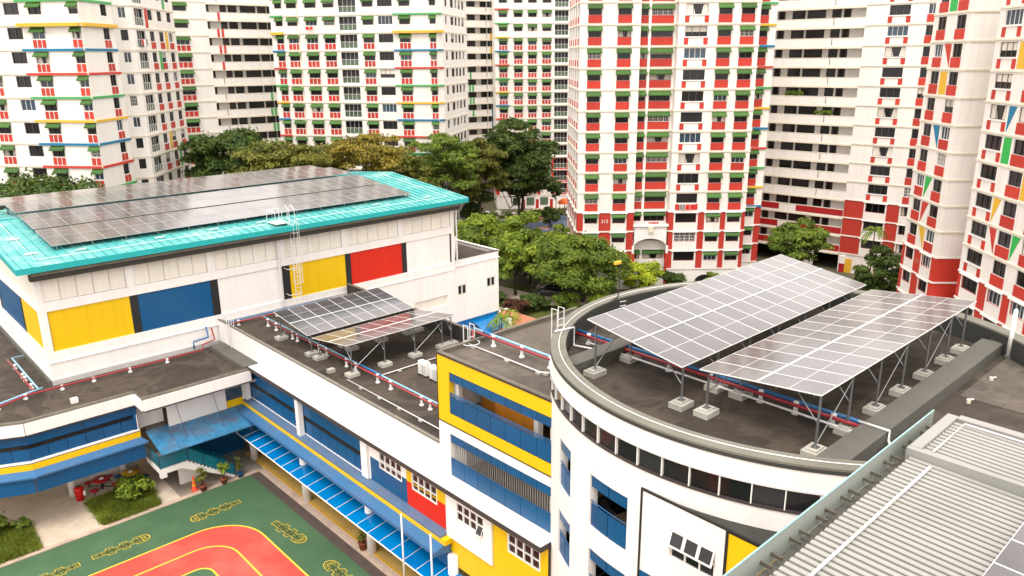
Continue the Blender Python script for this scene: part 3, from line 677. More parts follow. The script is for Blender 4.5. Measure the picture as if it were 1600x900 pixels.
def array_table(label, x0, nx, y_lo, z_lo, y_hi, z_hi, posts, zdeck, pitch=1.09, group='solar arrays on posts', blocks=True):
    """tilted table of 2 x nx modules; y_lo is its low edge"""
    root = thing('solar_array', label, 'solar array', (x0, (y_lo + y_hi) / 2, zdeck), group)
    L = math.hypot(y_hi - y_lo, z_hi - z_lo); ang = math.atan2(z_hi - z_lo, y_hi - y_lo); l = L / 2 - .012
    me = module_mesh(round(pitch - .010, 3), round(l, 2))
    for i in range(nx):
        for j in range(2):
            f = .25 + .5 * j; o = link('solar_module', me, (x0 + (i + .5) * pitch, y_lo + (y_hi - y_lo) * f, z_lo + (z_hi - z_lo) * f), 0, root); o.rotation_euler.x = math.atan((z_hi - z_lo) / (y_hi - y_lo))
    _mid(root, x0, x0 + nx * pitch, (y_lo + y_hi) / 2, (z_lo + z_hi) / 2)
    zz = lambda y: z_lo + (z_hi - z_lo) * (y - y_lo) / (y_hi - y_lo)
    x1 = x0 + nx * pitch
    for f in (.06, .35, .65, .94):
        y = y_lo + (y_hi - y_lo) * f; MB().tube([(x0 + .05, y, zz(y) - .06), (x1 - .05, y, zz(y) - .06)], .035, 4).build('rail', root, 'galv')
    ya, yb = y_lo + (y_hi - y_lo) * .04, y_lo + (y_hi - y_lo) * .96
    for x in posts:
        for y in (ya, yb):
            MB().tube([(x, y, zdeck + .12), (x, y, zz(y) - .1)], .042, 6).build('post', root, 'galv')
            yi = y + (yb - ya) * (.2 if y == ya else -.2)
            MB().tube([(x, y, zdeck + (zz(y) - zdeck) * .5), (x, yi, zz(yi) - .1)], .022, 5).build('brace', root, 'galv')
            MB().box(x - .12, x + .12, y - .12, y + .12, zdeck + .284, zdeck + .30).build('base_plate', root, 'galv')
            b = MB(); bx, by = .39, .30
            b.box(x - bx, x + bx, y - by, y + by, zdeck + .004, zdeck + .22); b.box(x - bx + .1, x + bx - .1, y - by + .12, y + by - .12, zdeck + .2204, zdeck + .28)
            b.build('footing', root, 'concrete')
        MB().tube([(x, ya, zz(ya) - .13), (x, yb, zz(yb) - .13)], .04, 4).build('rafter', root, 'galv')
    for xa, xb in zip(posts[:-1:2], posts[1::2]):
        MB().tube([(xa, yb, zdeck + .35), (xb, yb, zz(yb) - .25)], .018, 5).build('brace', root, 'galv')
    return root

# ------------------------------------------------------------------ assembly hall
HX0, HX1, HY = 10.0, 44.05, 55.4
hall = thing('assembly_hall', 'white hall with coloured panels and a turquoise metal gable roof', 'building', (27, HY, 0))
Ff = Frame((HX0, HY), (HX1, HY)); Fl = Frame((HX0, HY + 24), (HX0, HY))
COLS = [(10.48, 15.5, 'yellow'), (15.52, 16.05, 'black'), (16.07, 21.13, 'blue'), (21.15, 21.7, 'black'), (21.72, 26.83, 'white'), (26.85, 27.48, 'black'), (27.5, 32.5, 'yellow'),
        (32.52, 33.03, 'black'), (33.05, 38.18, 'red'), (38.2, 38.7, 'black'), (38.72, 43.56, 'white'), (43.58, 43.72, 'black')]
wall = MB()
holes_face(wall, Ff, 0, HX1 - HX0, 0, 15.25, [(10.44 - HX0, 43.74 - HX0, 9.72, 12.48), (.38, HX1 - HX0 - .4, 13.12, 14.72), (39.3 - HX0, 43.05 - HX0, 5.75, 6.7)], .14)
LP = [(24 - .5 - 5.0, 23.5, 'yellow'), (17.95, 18.48, 'black'), (10.85, 17.93, 'blue'), (10.3, 10.83, 'black'), (7.2, 10.28, 'white')]
holes_face(wall, Fl, 0, 24, 0, 15.25, [(7.18, 23.52, 9.72, 12.48), (.4, 23.6, 13.12, 14.72)], .14)
wall.quad((HX1, HY, 0), (HX1, HY + 24, 0), (HX1, HY + 24, 15.25), (HX1, HY, 15.25)); wall.quad((HX1, HY + 24, 0), (HX0, HY + 24, 0), (HX0, HY + 24, 15.25), (HX1, HY + 24, 15.25))
for xx in (HX0 + .02, HX1 - .02): wall.add([(xx, HY, 15.25), (xx, HY + 24, 15.25), (xx, HY + 24, 15.45), (xx, 66.4, 16.6), (xx, HY, 15.45)], [(0, 1, 2, 3, 4)])
wall.build('wall', hall, 'white')
for a, b, m in COLS: MB().box(a, b, HY + .10, HY + .16, 9.72, 12.48).build('wall_panel', hall, m)
for a, b, m in LP: MB().fbox(Fl, a, b, -.16, -.10, 9.72, 12.48).build('wall_panel', hall, m)
MB().box(39.3, 43.05, HY + .12, HY + .17, 5.75, 6.7).build('louvre_panel', hall, 'louvre')
for i in range(6):                                             # louvre bays between pilasters
    a = HX0 + .38 + i * 5.6; b = min(a + 5.05, HX1 - .42) if i < 5 else HX1 - .42
    for k in range(5):
        x0 = a + (b - a) * k / 5 + .012; x1 = a + (b - a) * (k + 1) / 5 - .012; mb = MB()
        for j in range(12):
            z = 13.14 + j * .13; mb.add([(x0, HY + .10, z), (x1, HY + .10, z), (x1, HY + .04, z + .012), (x0, HY + .04, z + .012), (x1, HY + .10, z + .13), (x0, HY + .10, z + .13)], [(0, 1, 2, 3), (3, 2, 4, 5)])
        mb.build('louvre_panel', hall, 'louvre')
    if i: MB().box(a - .545, a - .005, HY - .03, HY + .14, 13.125, 14.715).build('pilaster', hall, 'white')
for k in range(12):
    s0 = .42 + 23.16 * k / 12; s1 = .42 + 23.16 * (k + 1) / 12 - .03; MB().fbox(Fl, s0, s1, -.12, -.05, 13.13, 14.71).build('louvre_panel', hall, 'louvre')
MB().box(HX0 + .1, HX1, HY - .07, HY, 8.98, 9.06).build('ledge', hall, 'white')
MB().box(HX0, 21.2, HY - .12, HY - .003, 7.5, 7.86).build('base_kerb', hall, 'grey_wall')
MB().fbox(Fl, 4, 24.12, .003, .12, 7.5, 7.86).build('base_kerb', hall, 'upstand')
MB().box(21.4, 32.3, HY - .12, HY - .003, 8.9, 9.2).build('base_kerb', hall, 'grey_wall')
gt = MB(); gt.box(HX0 - .25, HX1 + .2, 54.72, 55.3, 14.74, 15.12); gt.build('box_gutter', hall, 'gutter_dark')
gs = MB(); rr = random.Random(3); x = HX0 - .2
gs.box(HX0 - .2, HX1 + .15, 54.5, 54.72, 15.124, 15.3); gs.build('gutter_lip', hall, 'gutter')
MB().box(9.0, 45.05, 54.38, 54.46, 15.36, 15.735).build('fascia', hall, 'teal')
MB().add([(9.0, 54.46, 15.34), (9.06, 54.46, 15.34), (9.06, 66.4, 16.46), (9.0, 66.4, 16.46), (9.0, 54.46, 15.74), (9.06, 54.46, 15.74), (9.06, 66.4, 16.86), (9.0, 66.4, 16.86)], [(0, 3, 2, 1), (4, 5, 6, 7), (0, 1, 5, 4), (1, 2, 6, 5), (2, 3, 7, 6), (3, 0, 4, 7)]).build('barge_board', hall, 'teal')
sl = (16.85 - 15.72) / 12.0
def rz(y): return 15.72 + sl * (y - 54.4) if y <= 66.4 else 16.85 - sl * (y - 66.4)
rf = MB(); t = .06
for y0, y1 in ((54.4, 66.4), (66.4, 78.4)):
    rf.hexa([(9.06, y0, rz(y0) - t), (45.0, y0, rz(y0) - t), (45.0, y1, rz(y1) - t), (9.06, y1, rz(y1) - t), (9.06, y0, rz(y0)), (45.0, y0, rz(y0)), (45.0, y1, rz(y1)), (9.06, y1, rz(y1))])
roof = rf.build('roof', hall, 'teal_roof')
sm = MB(); x = 9.3
while x < 44.95:
    for y0, y1 in ((54.42, 66.35), (66.45, 78.35)):
        a, b = rz(y0) + .003, rz(y1) + .003
        sm.hexa([(x, y0, a), (x + .035, y0, a), (x + .035, y1, b), (x, y1, b), (x, y0, a + .08), (x + .03, y0, a + .08), (x + .03, y1, b + .08), (x, y1, b + .08)])
    x += .62
stuff(sm.build('standing_seams', roof, 'teal_roof'))
MB().tube([(45.0, 54.4, rz(54.4) + .03), (45.0, 66.4, rz(66.4) + .03), (45.0, 78.4, rz(78.4) + .03)], .07, 6).build('verge_cap', roof, 'teal_roof')
MB().tube([(9.06, 66.4, rz(66.4) + .03), (45.0, 66.4, rz(66.4) + .03)], .09, 6).build('ridge_cap', roof, 'teal_roof')
lt = MB()
for pth in ([(10.4, 75.5), (10.4, 66.4), (10.4, 55.6), (26.0, 55.6)], [(28.5, 55.6), (43.5, 55.6), (43.5, 66.4)]):
    lt.tube([(a, b, rz(b) + .09) for a, b in pth], .022, 4)
lt.build('lightning_tape', roof, 'galv_white')
for xx in (12.9, 18.0, 21.9, 25.6, 36.0, 41.5): MB().box(xx, xx + .7, 56.35, 56.45, rz(56.4) + .06, rz(56.4) + .13).build('snow_clip', roof, 'galv_white')
for xx, y in ((10.1, 57.0), (9.9, 60.8)): MB().box(xx, xx + .8, y, y + .12, rz(y) + .06, rz(y) + .14).build('snow_clip', roof, 'galv_white')
for xx in (26.55, 44.2): MB().tube([(xx, HY - .18, 14.8), (xx, HY - .18, 9.3)], .07, 8).build('downpipe', hall, 'galv_white')
# four strips of modules on the roof
for k, (y0, lab) in enumerate(((57.15, 'lowest strip of solar panels along the front of the turquoise roof'), (61.75, 'second strip of solar panels up the turquoise roof'), (66.7, 'strip of solar panels just behind the ridge of the turquoise roof'), (71.1, 'rearmost strip of solar panels on the turquoise roof'))):
    root = thing('solar_array', lab, 'solar array', (26, y0, rz(y0)), 'solar strips on the hall roof'); l = 2.16; me = module_mesh(1.1, 2.12, 'frame_alu'); nc = 26
    xs = 11.75; pz = (lambda y: rz(y) + .32) if k < 2 else (lambda y: 17.22 + (y - 66.7) * .036) if k == 2 else (lambda y: 17.16)
    for i in range(nc):
        for j in range(2):
            y = y0 + l * (j + .5); o = link('solar_module', me, (xs + (i + .5) * 1.112, y, pz(y)), 0, root); o.rotation_euler.x = math.atan(sl) if k < 2 else math.atan(.036) if k == 2 else 0
    for f in (.2, .8, 1.2, 1.8):
        y = y0 + l * f; MB().box(xs - .25, xs + nc * 1.112 + .1, y - .025, y + .025, pz(y) - .08, pz(y) - .03).build('rail', root, 'galv')
    for i in range(14):
        for f in (.08, 1.9):
            y = y0 + l * f; xx = xs + .3 + i * 2.18; MB().box(xx - .03, xx + .03, y - .03, y + .03, rz(y) + .05, pz(y) - .03).build('foot', root, 'galv')
# annex at the right end
ann = thing('annex', 'low white annex with a flat roof at the right end of the hall', 'building', (46.8, HY, 0))
Fx = Frame((HX1 + .01, HY), (49.5, HY)); aw = MB()
wins = [(.25, 1.3, 6.35, 7.3), (3.9, 4.95, 6.42, 7.36)]
holes_face(aw, Fx, 0, Fx.L, 3.72, 9.85, wins, .15)
aw.quad((49.5, HY, 3.72), (49.5, 72, 3.72), (49.5, 72, 9.85), (49.5, HY, 9.85)); aw.quad((49.5, HY, 0), (49.5, 72, 0), (49.5, 72, 3.72), (49.5, HY, 3.72))
aw.build('wall', ann, 'white')
MB().box(HX1 + .02, 49.3, HY + .2, 72, 9.35, 9.55).build('roof_deck', ann, 'deck')
MB().fbox(Fx, .0, Fx.L + .12, .004, .08, 9.2, 9.28).build('ledge', ann, 'white'); MB().box(49.38, 49.62, HY - .02, 72, 9.853, 9.93).build('coping', ann, 'white')
MB().fbox(Fx, .0, Fx.L, -.2, .03, 9.853, 9.93).build('coping', ann, 'edge_dark')
for a, b, c, d in wins:
    for k in (0, 1):
        q0 = a + (b - a) * k / 2 + .03; q1 = a + (b - a) * (k + 1) / 2 - .03
        wn = MB().fbox(Fx, q0, q1, -.1, -.04, c + .04, d).build('window', ann, 'frame_white'); MB().fbox(Fx, q0 + .06, q1 - .06, -.038, -.03, c + .1, d - .06).build('pane', wn, 'glass_dark')
for k in range(7):
    MB().box(39.4 + k * 1.42, 39.4 + k * 1.42 + 1.37, HY + .05, HY + .12, 1.0, 3.7).build('glazing', ann, 'blue_glass_roof')
cc = MB()
for i in range(8):
    a0, a1 = i / 8, (i + 1) / 8; f_ = lambda t_: (HY - 1.9 * t_, 3.35 - .75 * t_ * t_)
    (y0, z0), (y1, z1) = f_(a0), f_(a1); cc.quad((45.9, y0, z0), (45.9, y1, z1), (49.0, y1, z1), (49.0, y0, z0))
    cc.quad((41.0, y0, z0 - .3), (41.0, y1, z1 - .3), (45.4, y1, z1 - .3), (45.4, y0, z0 - .3))
cc.build('entrance_canopy', ann, 'blue_glass_roof')
MB().cyl(49.3, HY - 1.6, 0, 3.3, .3, 14).build('column', ann, 'white', True)
MB().cyl(44.5, HY + .9, 9.9, 11.9, .35, 10).build('duct', ann, 'white', True)

# caged ladder up the hall wall
cl = thing('caged_ladder', 'galvanised caged ladder climbing the hall wall to the roof', 'ladder', (27.75, HY - .5, 8.9)); lx0, lx1, ly = 27.5, 27.95, HY - .62
for x in (lx0, lx1): MB().tube([(x, ly, 8.9), (x, ly, 16.9), (x, ly + .5, 17.2), (x, ly + 1.2, 16.7), (x, ly + 1.2, 15.95)], .026, 6).build('stile', cl, 'galv_white')
for i in range(23): MB().tube([(lx0, ly, 9.2 + i * .3), (lx1, ly, 9.2 + i * .3)], .018, 5).build('rung', cl, 'galv_white')
for i in range(6):
    z = 11.2 + i * 1.0; P = [(lx0 + .225 + .38 * math.cos(R(180 + 18 * k)), ly - .0 + .62 * math.sin(R(180 + 18 * k)), z) for k in range(11)]
    MB().tube(P, .015, 5).build('cage_hoop', cl, 'galv_white')
for k in (1, 3, 5, 7, 9): MB().tube([(lx0 + .225 + .38 * math.cos(R(180 + 18 * k)), ly + .62 * math.sin(R(180 + 18 * k)), z) for z in (11.2, 16.2)], .014, 4).build('cage_bar', cl, 'galv_white')
for z in (10.2, 12.3): MB().tube([(lx0 - .5, HY, z), (lx0 - .5, ly, z), (lx1 + .1, ly, z)], .03, 5).build('bracket', cl, 'galv_white')
MB().box(26.3, 27.4, 54.7, 56.1, 15.95, 16.0).build('landing', cl, 'galv_white')
for a, b in (((26.3, 54.7), (26.3, 56.1)), ((26.3, 56.1), (27.3, 56.1))): MB().tube([(*a, 16.9), (*b, 16.9)], .025, 5).build('handrail', cl, 'galv_white')
for a in ((26.3, 54.7), (26.3, 56.1), (27.3, 56.1)): MB().tube([(*a, 16.0), (*a, 16.9)], .025, 5).build('baluster', cl, 'galv_white')

# ------------------------------------------------------------------ classroom wing (long, with blue corridor)
wing = thing('classroom_wing', 'long low wing with white eaves, blue corridor panels and a yellow stripe', 'building', (26, 40, 0))
WY0, WY1 = 20.45, 55.28; ZD = 8.9
MB().box(21.34, 32.5, 28.42, WY1, ZD - .3, ZD).build('roof_deck', wing, 'deck')
par = MB(); par.box(21.3, 21.5, 28.42, WY1, 7.75, 9.42); par.build('front_parapet', wing, 'white')
MB().tube([(21.56, 28.5, 9.36), (21.56, 55.1, 9.36)], .085, 8).build('gutter_pipe', wing, 'gutter')
MB().box(21.28, 21.44, 28.45, 55.3, 9.424, 9.46).build('parapet_cap', wing, 'gutter')
ev = MB(); ev.box(20.55, 21.298, WY0 + .06, 50.35, 7.53, 7.76); ev.build('eave', wing, 'white')
MB().box(20.5, 20.547, WY0 + .06, 50.3, 7.50, 7.74).build('eave_edge', wing, 'edge_dark')
MB().box(20.5, 21.3, WY0 + .012, WY0 + .055, 7.5, 7.74).build('eave_edge', wing, 'edge_dark')
bp = MB(); bp.box(32.35, 32.5, 28.45, WY1, ZD, 9.95); bp.build('back_parapet', wing, 'upstand_dark')
MB().box(32.3, 32.56, 28.45, WY1, 9.953, 10.0).build('parapet_cap', wing, 'gutter')
for k in range(27): MB().box(32.31, 32.347, 28.9 + k, 28.98 + k, ZD, 9.95).build('parapet_rib', wing, 'upstand_dark')
MB().quad((32.5, 28.5, -1), (32.5, 55.3, -1), (32.5, 55.3, 9.9), (32.5, 28.5, 9.9)).build('back_wall', wing, 'white')
# first-floor beam: profile extruded along the wing
def extr(prof, y0, y1, mi=0):
    mb = MB(); n = len(prof)
    mb.add([(x, y0, z) for x, z in prof] + [(x, y1, z) for x, z in prof], [(i, (i + 1) % n, (i + 1) % n + n, i + n) for i in range(n)] + [tuple(range(n - 1, -1, -1)), tuple(range(n, 2 * n))]); return mb
extr([(20.46, 4.86), (20.46, 4.76), (21.2, 4.78), (21.2, 4.96)], 27.55, 50.3).build('ledge', wing, 'dull_blue')
MB().box(20.478, 21.2, 27.2, 50.3, 4.46, 4.757).build('yellow_stripe', wing, 'yellow')
extr([(19.88, 4.30), (19.88, 4.10), (20.9, 3.9), (20.9, 4.456), (20.5, 4.456)], 27.3, 50.3).build('sun_shade', wing, 'light_blue')
MB().box(20.6, 24.0, 27.3, 50.3, 3.25, 3.89).build('soffit_beam', wing, 'blue')
for k, y in enumerate((50.15, 42.45, 34.75, 27.0)):
    MB().cyl(20.8, y, .12, 3.9, .27, 18).build('column', wing, 'white', True)
    if k < 2: MB().box(20.62, 20.95, y - .2, y + .2, 4.9, 7.5).build('upper_column', wing, 'white')
MB().box(23.6, 23.9, 20.5, 50.3, .1, 3.3).build('inner_wall', wing, 'blue')
MB().box(23.8, 24.0, 35.2, 50.3, 3.9, 7.5).build('inner_wall', wing, 'tan_wall')
MB().box(21.2, 24.0, 35.2, 50.3, 4.0, 4.6).build('corridor_floor', wing, 'paving_grey')
# corridor railings and valance panels, upper floor
y = 35.3; k = 0
while y < 50.2:
    b = min(y + 1.0, 50.25)
    MB().box(21.02, 21.06, y + .02, b - .02, 5.0, 5.92).build('railing_panel', wing, 'blue_panel')
    MB().box(20.98, 21.02, y + .01, b - .01, 6.28, 7.5).build('valance_panel', wing, 'blue_panel')
    y = b
MB().tube([(21.0, 35.3, 6.02), (21.0, 50.2, 6.02)], .03, 6).build('handrail', wing, 'black'); MB().tube([(21.0, 35.3, 6.16), (21.0, 50.2, 6.16)], .025, 6).build('handrail', wing, 'black')
MB().box(20.97, 21.06, 35.3, 50.2, 4.963, 4.99).build('railing_foot', wing, 'frame_white')
# window walls, upper floor
Fw = Frame((20.98, 35.25), (20.98, WY0))
def fwy(y): return 35.25 - y
segs = [(35.25, 34.6, 'white', 4.96, 7.53), (34.6, 31.06, 'blue', 4.96, 6.42), (34.6, 31.06, 'white', 6.424, 7.53), (31.05, 27.58, 'red', 4.7, 6.36), (31.05, 27.58, 'yellow', 6.364, 7.53),
        (27.57, 24.1, 'white', 4.75, 7.53), (24.09, WY0 + .01, 'yellow', 3.2, 7.53), (27.57, 24.1, 'yellow', 3.2, 4.746)]
wn_ = [(33.7, 31.5), (30.6, 28.4), (26.75, 24.65), (23.1, 20.95)]
for y0, y1, m, z0, z1 in segs:
    mb = MB(); hs = [(fwy(a), fwy(b), max(z0, 6.03), min(z1, 7.05)) for a, b in wn_ if a <= y0 and b >= y1 and z1 > 6.03 and z0 < 7.05]
    holes_face(mb, Fw, fwy(y0), fwy(y1), z0, z1, hs, .14, d=.10 if m == 'white' and y0 < 28 else 0.0)
    if m == 'white' and y0 < 28:
        for e in (fwy(y0), fwy(y1)): mb.quad(Fw.p(e, .1, z0), Fw.p(e, 0, z0), Fw.p(e, 0, z1), Fw.p(e, .1, z1))
        mb.quad(Fw.p(fwy(y0), .1, z0), Fw.p(fwy(y1), .1, z0), Fw.p(fwy(y1), 0, z0), Fw.p(fwy(y0), 0, z0))
    mb.build('wall_panel', wing, m)
MB().box(20.8, 21.0, 34.68, 35.3, 4.96, 7.5).build('pier', wing, 'white')
for i, (a, b) in enumerate(wn_):
    d_ = .02 if i == 2 else -.08
    root = MB(); s0, s1 = fwy(a), fwy(b); t = .05
    for z in (6.03, 6.515, 7.0): root.fbox(Fw, s0, s1, d_ - .02, d_ + .07, z, z + t)
    for k in range(5): root.fbox(Fw, s0 + (s1 - s0 - .08) * k / 4, s0 + (s1 - s0 - .08) * k / 4 + .08, d_ - .022, d_ + .072, 6.032, 7.048)
    wf = root.build('window', wing, 'frame_white')
    for k in range(4):
        for z in (6.08, 6.565):
            q0 = s0 + (s1 - s0 - .08) * k / 4 + .08; q1 = s0 + (s1 - s0 - .08) * (k + 1) / 4
            pn = MB(); o_ = .22 if (i == 2 and k == 3 and z < 6.2) else .0
            pn.quad(Fw.p(q0, d_ + o_, z), Fw.p(q1, d_ + o_, z), Fw.p(q1, d_, z + .435), Fw.p(q0, d_, z + .435)); pn.build('pane', wf, 'glass_dark')
            if o_:
                fr = MB()
                for e0, e1 in ((q0, q0 + .03), (q1 - .03, q1)): fr.quad(Fw.p(e0, d_ + o_ + .01, z - .01), Fw.p(e1, d_ + o_ + .01, z - .01), Fw.p(e1, d_ + .01, z + .43), Fw.p(e0, d_ + .01, z + .43))
                fr.quad(Fw.p(q0, d_ + o_ + .012, z - .015), Fw.p(q1, d_ + o_ + .012, z - .015), Fw.p(q1, d_ + o_ + .0, z + .03), Fw.p(q0, d_ + o_, z + .03)); fr.build('sash', wf, 'frame_white')
# walkway canopy of blue sheets
can = thing('walkway_canopy', 'blue translucent walkway canopy with white ribs along the wing', 'canopy', (20.2, 38, .1)); y = 50.05; i = 0
while y > 21:
    a, b = y, y - 1.125
    MB().hexa([(19.62, b + .02, 2.68), (20.9, b + .02, 2.88), (20.9, a - .02, 2.88), (19.62, a - .02, 2.68), (19.62, b + .02, 2.70), (20.9, b + .02, 2.90), (20.9, a - .02, 2.90), (19.62, a - .02, 2.70)]).build('roof_sheet', can, 'blue_glass_roof')
    MB().tube([(19.60, a, 2.71), (20.9, a, 2.91)], .018, 4).build('rib', can, 'frame_white')
    y = b; i += 1
MB().tube([(19.61, 21, 2.69), (19.61, 50.07, 2.69)], .035, 6).build('edge_beam', can, 'frame_white'); MB().tube([(20.92, 21, 2.9), (20.92, 50.07, 2.9)], .03, 6).build('edge_beam', can, 'light_blue')
# flagpoles
for x, y, h, lb in ((19.35, 29.3, 5.75, 'left of two slim white flagpoles beside the blue canopy'), (19.35, 26.85, 5.75, 'right of two slim white flagpoles beside the blue canopy')):
    fpz = thing('flagpole', lb, 'flagpole', (x, y, 0), 'flagpoles by the canopy'); MB().cyl(x, y, 0, h, .055, 10, 0, .045).build('pole', fpz, 'galv_white', True); MB().lathe(x, y, [(.0, h + .13), (.05, h + .1), (.07, h + .05), (.05, h)], 10).build('finial', fpz, 'frame_white', True)
    MB().cyl(x, y, 0, .12, .16, 12).build('base', fpz, 'concrete', True)

# ------------------------------------------------------------------ stair block below the hall
sb = thing('stair_block', 'two-storey block with blue railings and yellow band under the hall', 'building', (13, 52, 0))
ZC = 7.5
dk = [(2.0, 52.85), (7.25, 50.35), (13.5, 50.35), (13.5, 48.9), (20.5, 48.9), (21.3, 48.9), (21.3, 55.4), (10, 55.4), (10, 78), (2, 78)]
MB().prism(dk, ZC - .3, ZC, 0).build('roof_deck', sb, 'deck')
edge = [(2.0, 52.85), (7.25, 50.35), (13.5, 50.35), (13.5, 48.9), (20.62, 48.9)]
fz = MB()
for (p, q) in zip(edge[:-1], edge[1:]):
    F = Frame(p, q); fz.fbox(F, -.0, F.L, .002, .12, 6.74, 7.49)
fz.build('fascia', sb, 'white')
gp = MB(); gp.tube([(x, y + .06, 7.52) for x, y in edge], .15, 8); gp.build('edge_gutter', sb, 'gutter')
ed = MB()
for (p, q) in zip(edge[:-1], edge[1:]):
    F = Frame(p, q); ed.fbox(F, .01, F.L - .01, .0, .14, 6.66, 6.737)
ed.build('eave_edge', sb, 'edge_dark')
FL_ = [Frame((2.0, 52.85), (7.25, 50.35)), Frame((7.25, 50.35), (13.5, 50.35))]
for F, off in zip(FL_, (0, 0)):
    n = max(1, round(F.L / 1.05))
    for k in range(n):
        s0, s1 = F.L * k / n + .015, F.L * (k + 1) / n - .015
        MB().fbox(F, s0, s1, -.16, -.12, 4.98, 5.74).build('railing_panel', sb, 'blue_panel')
    for k in range(max(1, n // 3)):
        m_ = max(1, n // 3); MB().fbox(F, F.L * k / m_ + .01, F.L * (k + 1) / m_ - .01, -.16, -.12, 6.02, 6.657).build('valance_panel', sb, 'blue_panel')
    for z in (5.8, 5.92): MB().tube([F.p(0, -.14, z), F.p(F.L, -.14, z)], .028, 6).build('handrail', sb, 'black')
    MB().fbox(F, 0, F.L, -.4, -.0, 4.86, 4.97).build('ledge', sb, 'white')
    MB().fbox(F, 0, F.L, -.3, -.03, 4.80, 4.857).build('ledge_band', sb, 'blue')
    MB().fbox(F, 0, F.L, -.3, -.01, 4.40, 4.797).build('yellow_stripe', sb, 'yellow')
    e = .0 if F is FL_[0] else .0
    q = MB(); P_ = F.p
    q.hexa([P_(-.02, .48, 4.05), P_(F.L + .3, .48, 4.05), P_(F.L + .3, -.2, 4.05), P_(-.02, -.2, 4.05), P_(-.02, .48, 4.16), P_(F.L + .3, .48, 4.16), P_(F.L + .0, -.01, 4.397), P_(-.02, -.01, 4.397)]); q.build('sun_shade', sb, 'light_blue')
    MB().fbox(F, 0, F.L + .05, .22, .30, 3.03, 4.046).build('skirt_panel', sb, 'blue')
    MB().fbox(F, 0, F.L, -3.4, -3.3, 4.9, 6.7).build('inner_wall', sb, 'tan_wall'); MB().fbox(F, 0, F.L, -3.3, -.4, 4.6, 4.857).build('corridor_floor', sb, 'paving_grey')
MB().box(2, 15.4, 57.5, 57.7, 0, 4.6).build('inner_wall', sb, 'tan_wall'); MB().prism([(2, 53.3), (7.3, 50.8), (13.4, 50.8), (13.4, 57.45), (2, 57.45)], 4.0, 4.59).build('floor_slab', sb, 'grey_wall')
MB().box(13.2, 13.45, 50.4, 55.3, 4.87, 6.7).build('end_wall', sb, 'blue')
MB().tube([(13.42, 50.42, 4.98), (13.42, 50.42, 6.0)], .04, 6).build('post', sb, 'frame_white')
for x, y in ((9.8, 54.0), (4.2, 55.0), (13.2, 54.6)): MB().cyl(x, y, .04, 4.0, .26, 16).build('column', sb, 'white', True)
# over the stairs: white wall, blue window, yellow sill
MB().box(15.4, 19.4, 50.6, 50.75, 4.4, 6.66).build('upper_wall', sb, 'white'); MB().box(19.42, 20.66, 50.62, 50.75, 4.96, 6.6).build('window', sb, 'glass_blue')
MB().box(19.42, 20.9, 50.58, 50.75, 4.42, 4.955).build('window_sill', sb, 'yellow'); MB().box(20.66, 20.86, 50.2, 50.5, 4.96, 7.2).build('post', sb, 'white')
MB().box(13.6, 15.39, 51.5, 51.65, 4.5, 6.7).build('upper_wall', sb, 'white'); MB().box(13.6, 21.2, 48.95, 55, 6.55, 6.655).build('soffit', sb, 'grey_wall')
MB().box(16.9, 21.0, 52.4, 52.55, .05, 4.4).build('lower_wall', sb, 'blue'); MB().box(13.9, 16.9, 53.5, 53.6, .05, 4.4).build('lower_wall', sb, 'tan_wall')
MB().box(20.6, 21.2, 50.4, 55.3, 4.2, 7.2).build('return_wall', sb, 'white')
# ledge with step at the wing parapet
MB().box(20.2, 21.28, 48.95, 54.6, 7.505, 7.82).build('deck_step', sb, 'upstand')
# stairs
stz = thing('staircase', 'white outdoor staircase with teal glass railings under a blue lean-to roof', 'staircase', (16.3, 49.6, 0)); Y0, Y1 = 48.82, 50.3; ZL = 2.42
MB().box(13.9, 15.75, 48.82, 51.4, 2.05, ZL).build('landing', stz, 'white'); MB().box(13.9, 14.3, 48.82, 49.1, 1.78, 2.05).build('beam', stz, 'white')
ns = 14; rise = ZL / ns; run = (18.7 - 15.75) / (ns - 1)
for i in range(ns - 1):
    MB().box(15.75 + i * run, 15.75 + (i + 1) * run + .02, Y0, Y1, ZL - (i + 1) * rise - .17, ZL - (i + 1) * rise).build('step', stz, 'white')
MB().hexa([(15.3, Y0 - .01, 2.04), (18.7, Y0 - .01, .05), (18.7, Y1, .05), (15.3, Y1, 2.04), (15.76, Y0 - .01, 2.2), (18.72, Y0 - .01, .16), (18.72, Y1, .16), (15.76, Y1, 2.2)]).build('stringer', stz, 'white')
MB().box(15.5, 16.9, 50.32, 50.5, .06, 2.05).build('support_wall', stz, 'white')
for s0, s1 in ((13.95, 14.85), (14.87, 15.72)): MB().box(s0, s1, 48.84, 48.87, 2.5, 3.32).build('glass_panel', stz, 'teal_glass')
for s0, s1 in ((48.9, 50.0), (50.02, 51.2)): MB().box(13.92, 13.95, s0, s1, 2.5, 3.32).build('glass_panel', stz, 'teal_glass')
slope = lambda x: ZL - (x - 15.75) * (ZL / (18.7 - 15.75))
for yy in (48.86, 50.26):
    for x0, x1 in ((15.78, 16.7), (16.75, 17.7), (17.75, 18.75)):
        MB().hexa([(x0, yy - .015, slope(x0) + .1), (x1, yy - .015, slope(x1) + .1), (x1, yy + .015, slope(x1) + .1), (x0, yy + .015, slope(x0) + .1), (x0, yy - .015, slope(x0) + .92), (x1, yy - .015, slope(x1) + .92), (x1, yy + .015, slope(x1) + .92), (x0, yy + .015, slope(x0) + .92)]).build('glass_panel', stz, 'teal_glass')
    MB().tube([(13.93, yy, 3.36), (15.75, yy, 3.36), (18.75, yy, .96), (19.3, yy, .94), (19.3, yy, .06)], .03, 6).build('handrail', stz, 'teal_glass')
MB().tube([(13.93, 48.86, 3.36), (13.93, 51.2, 3.36)], .03, 6).build('handrail', stz, 'teal_glass')
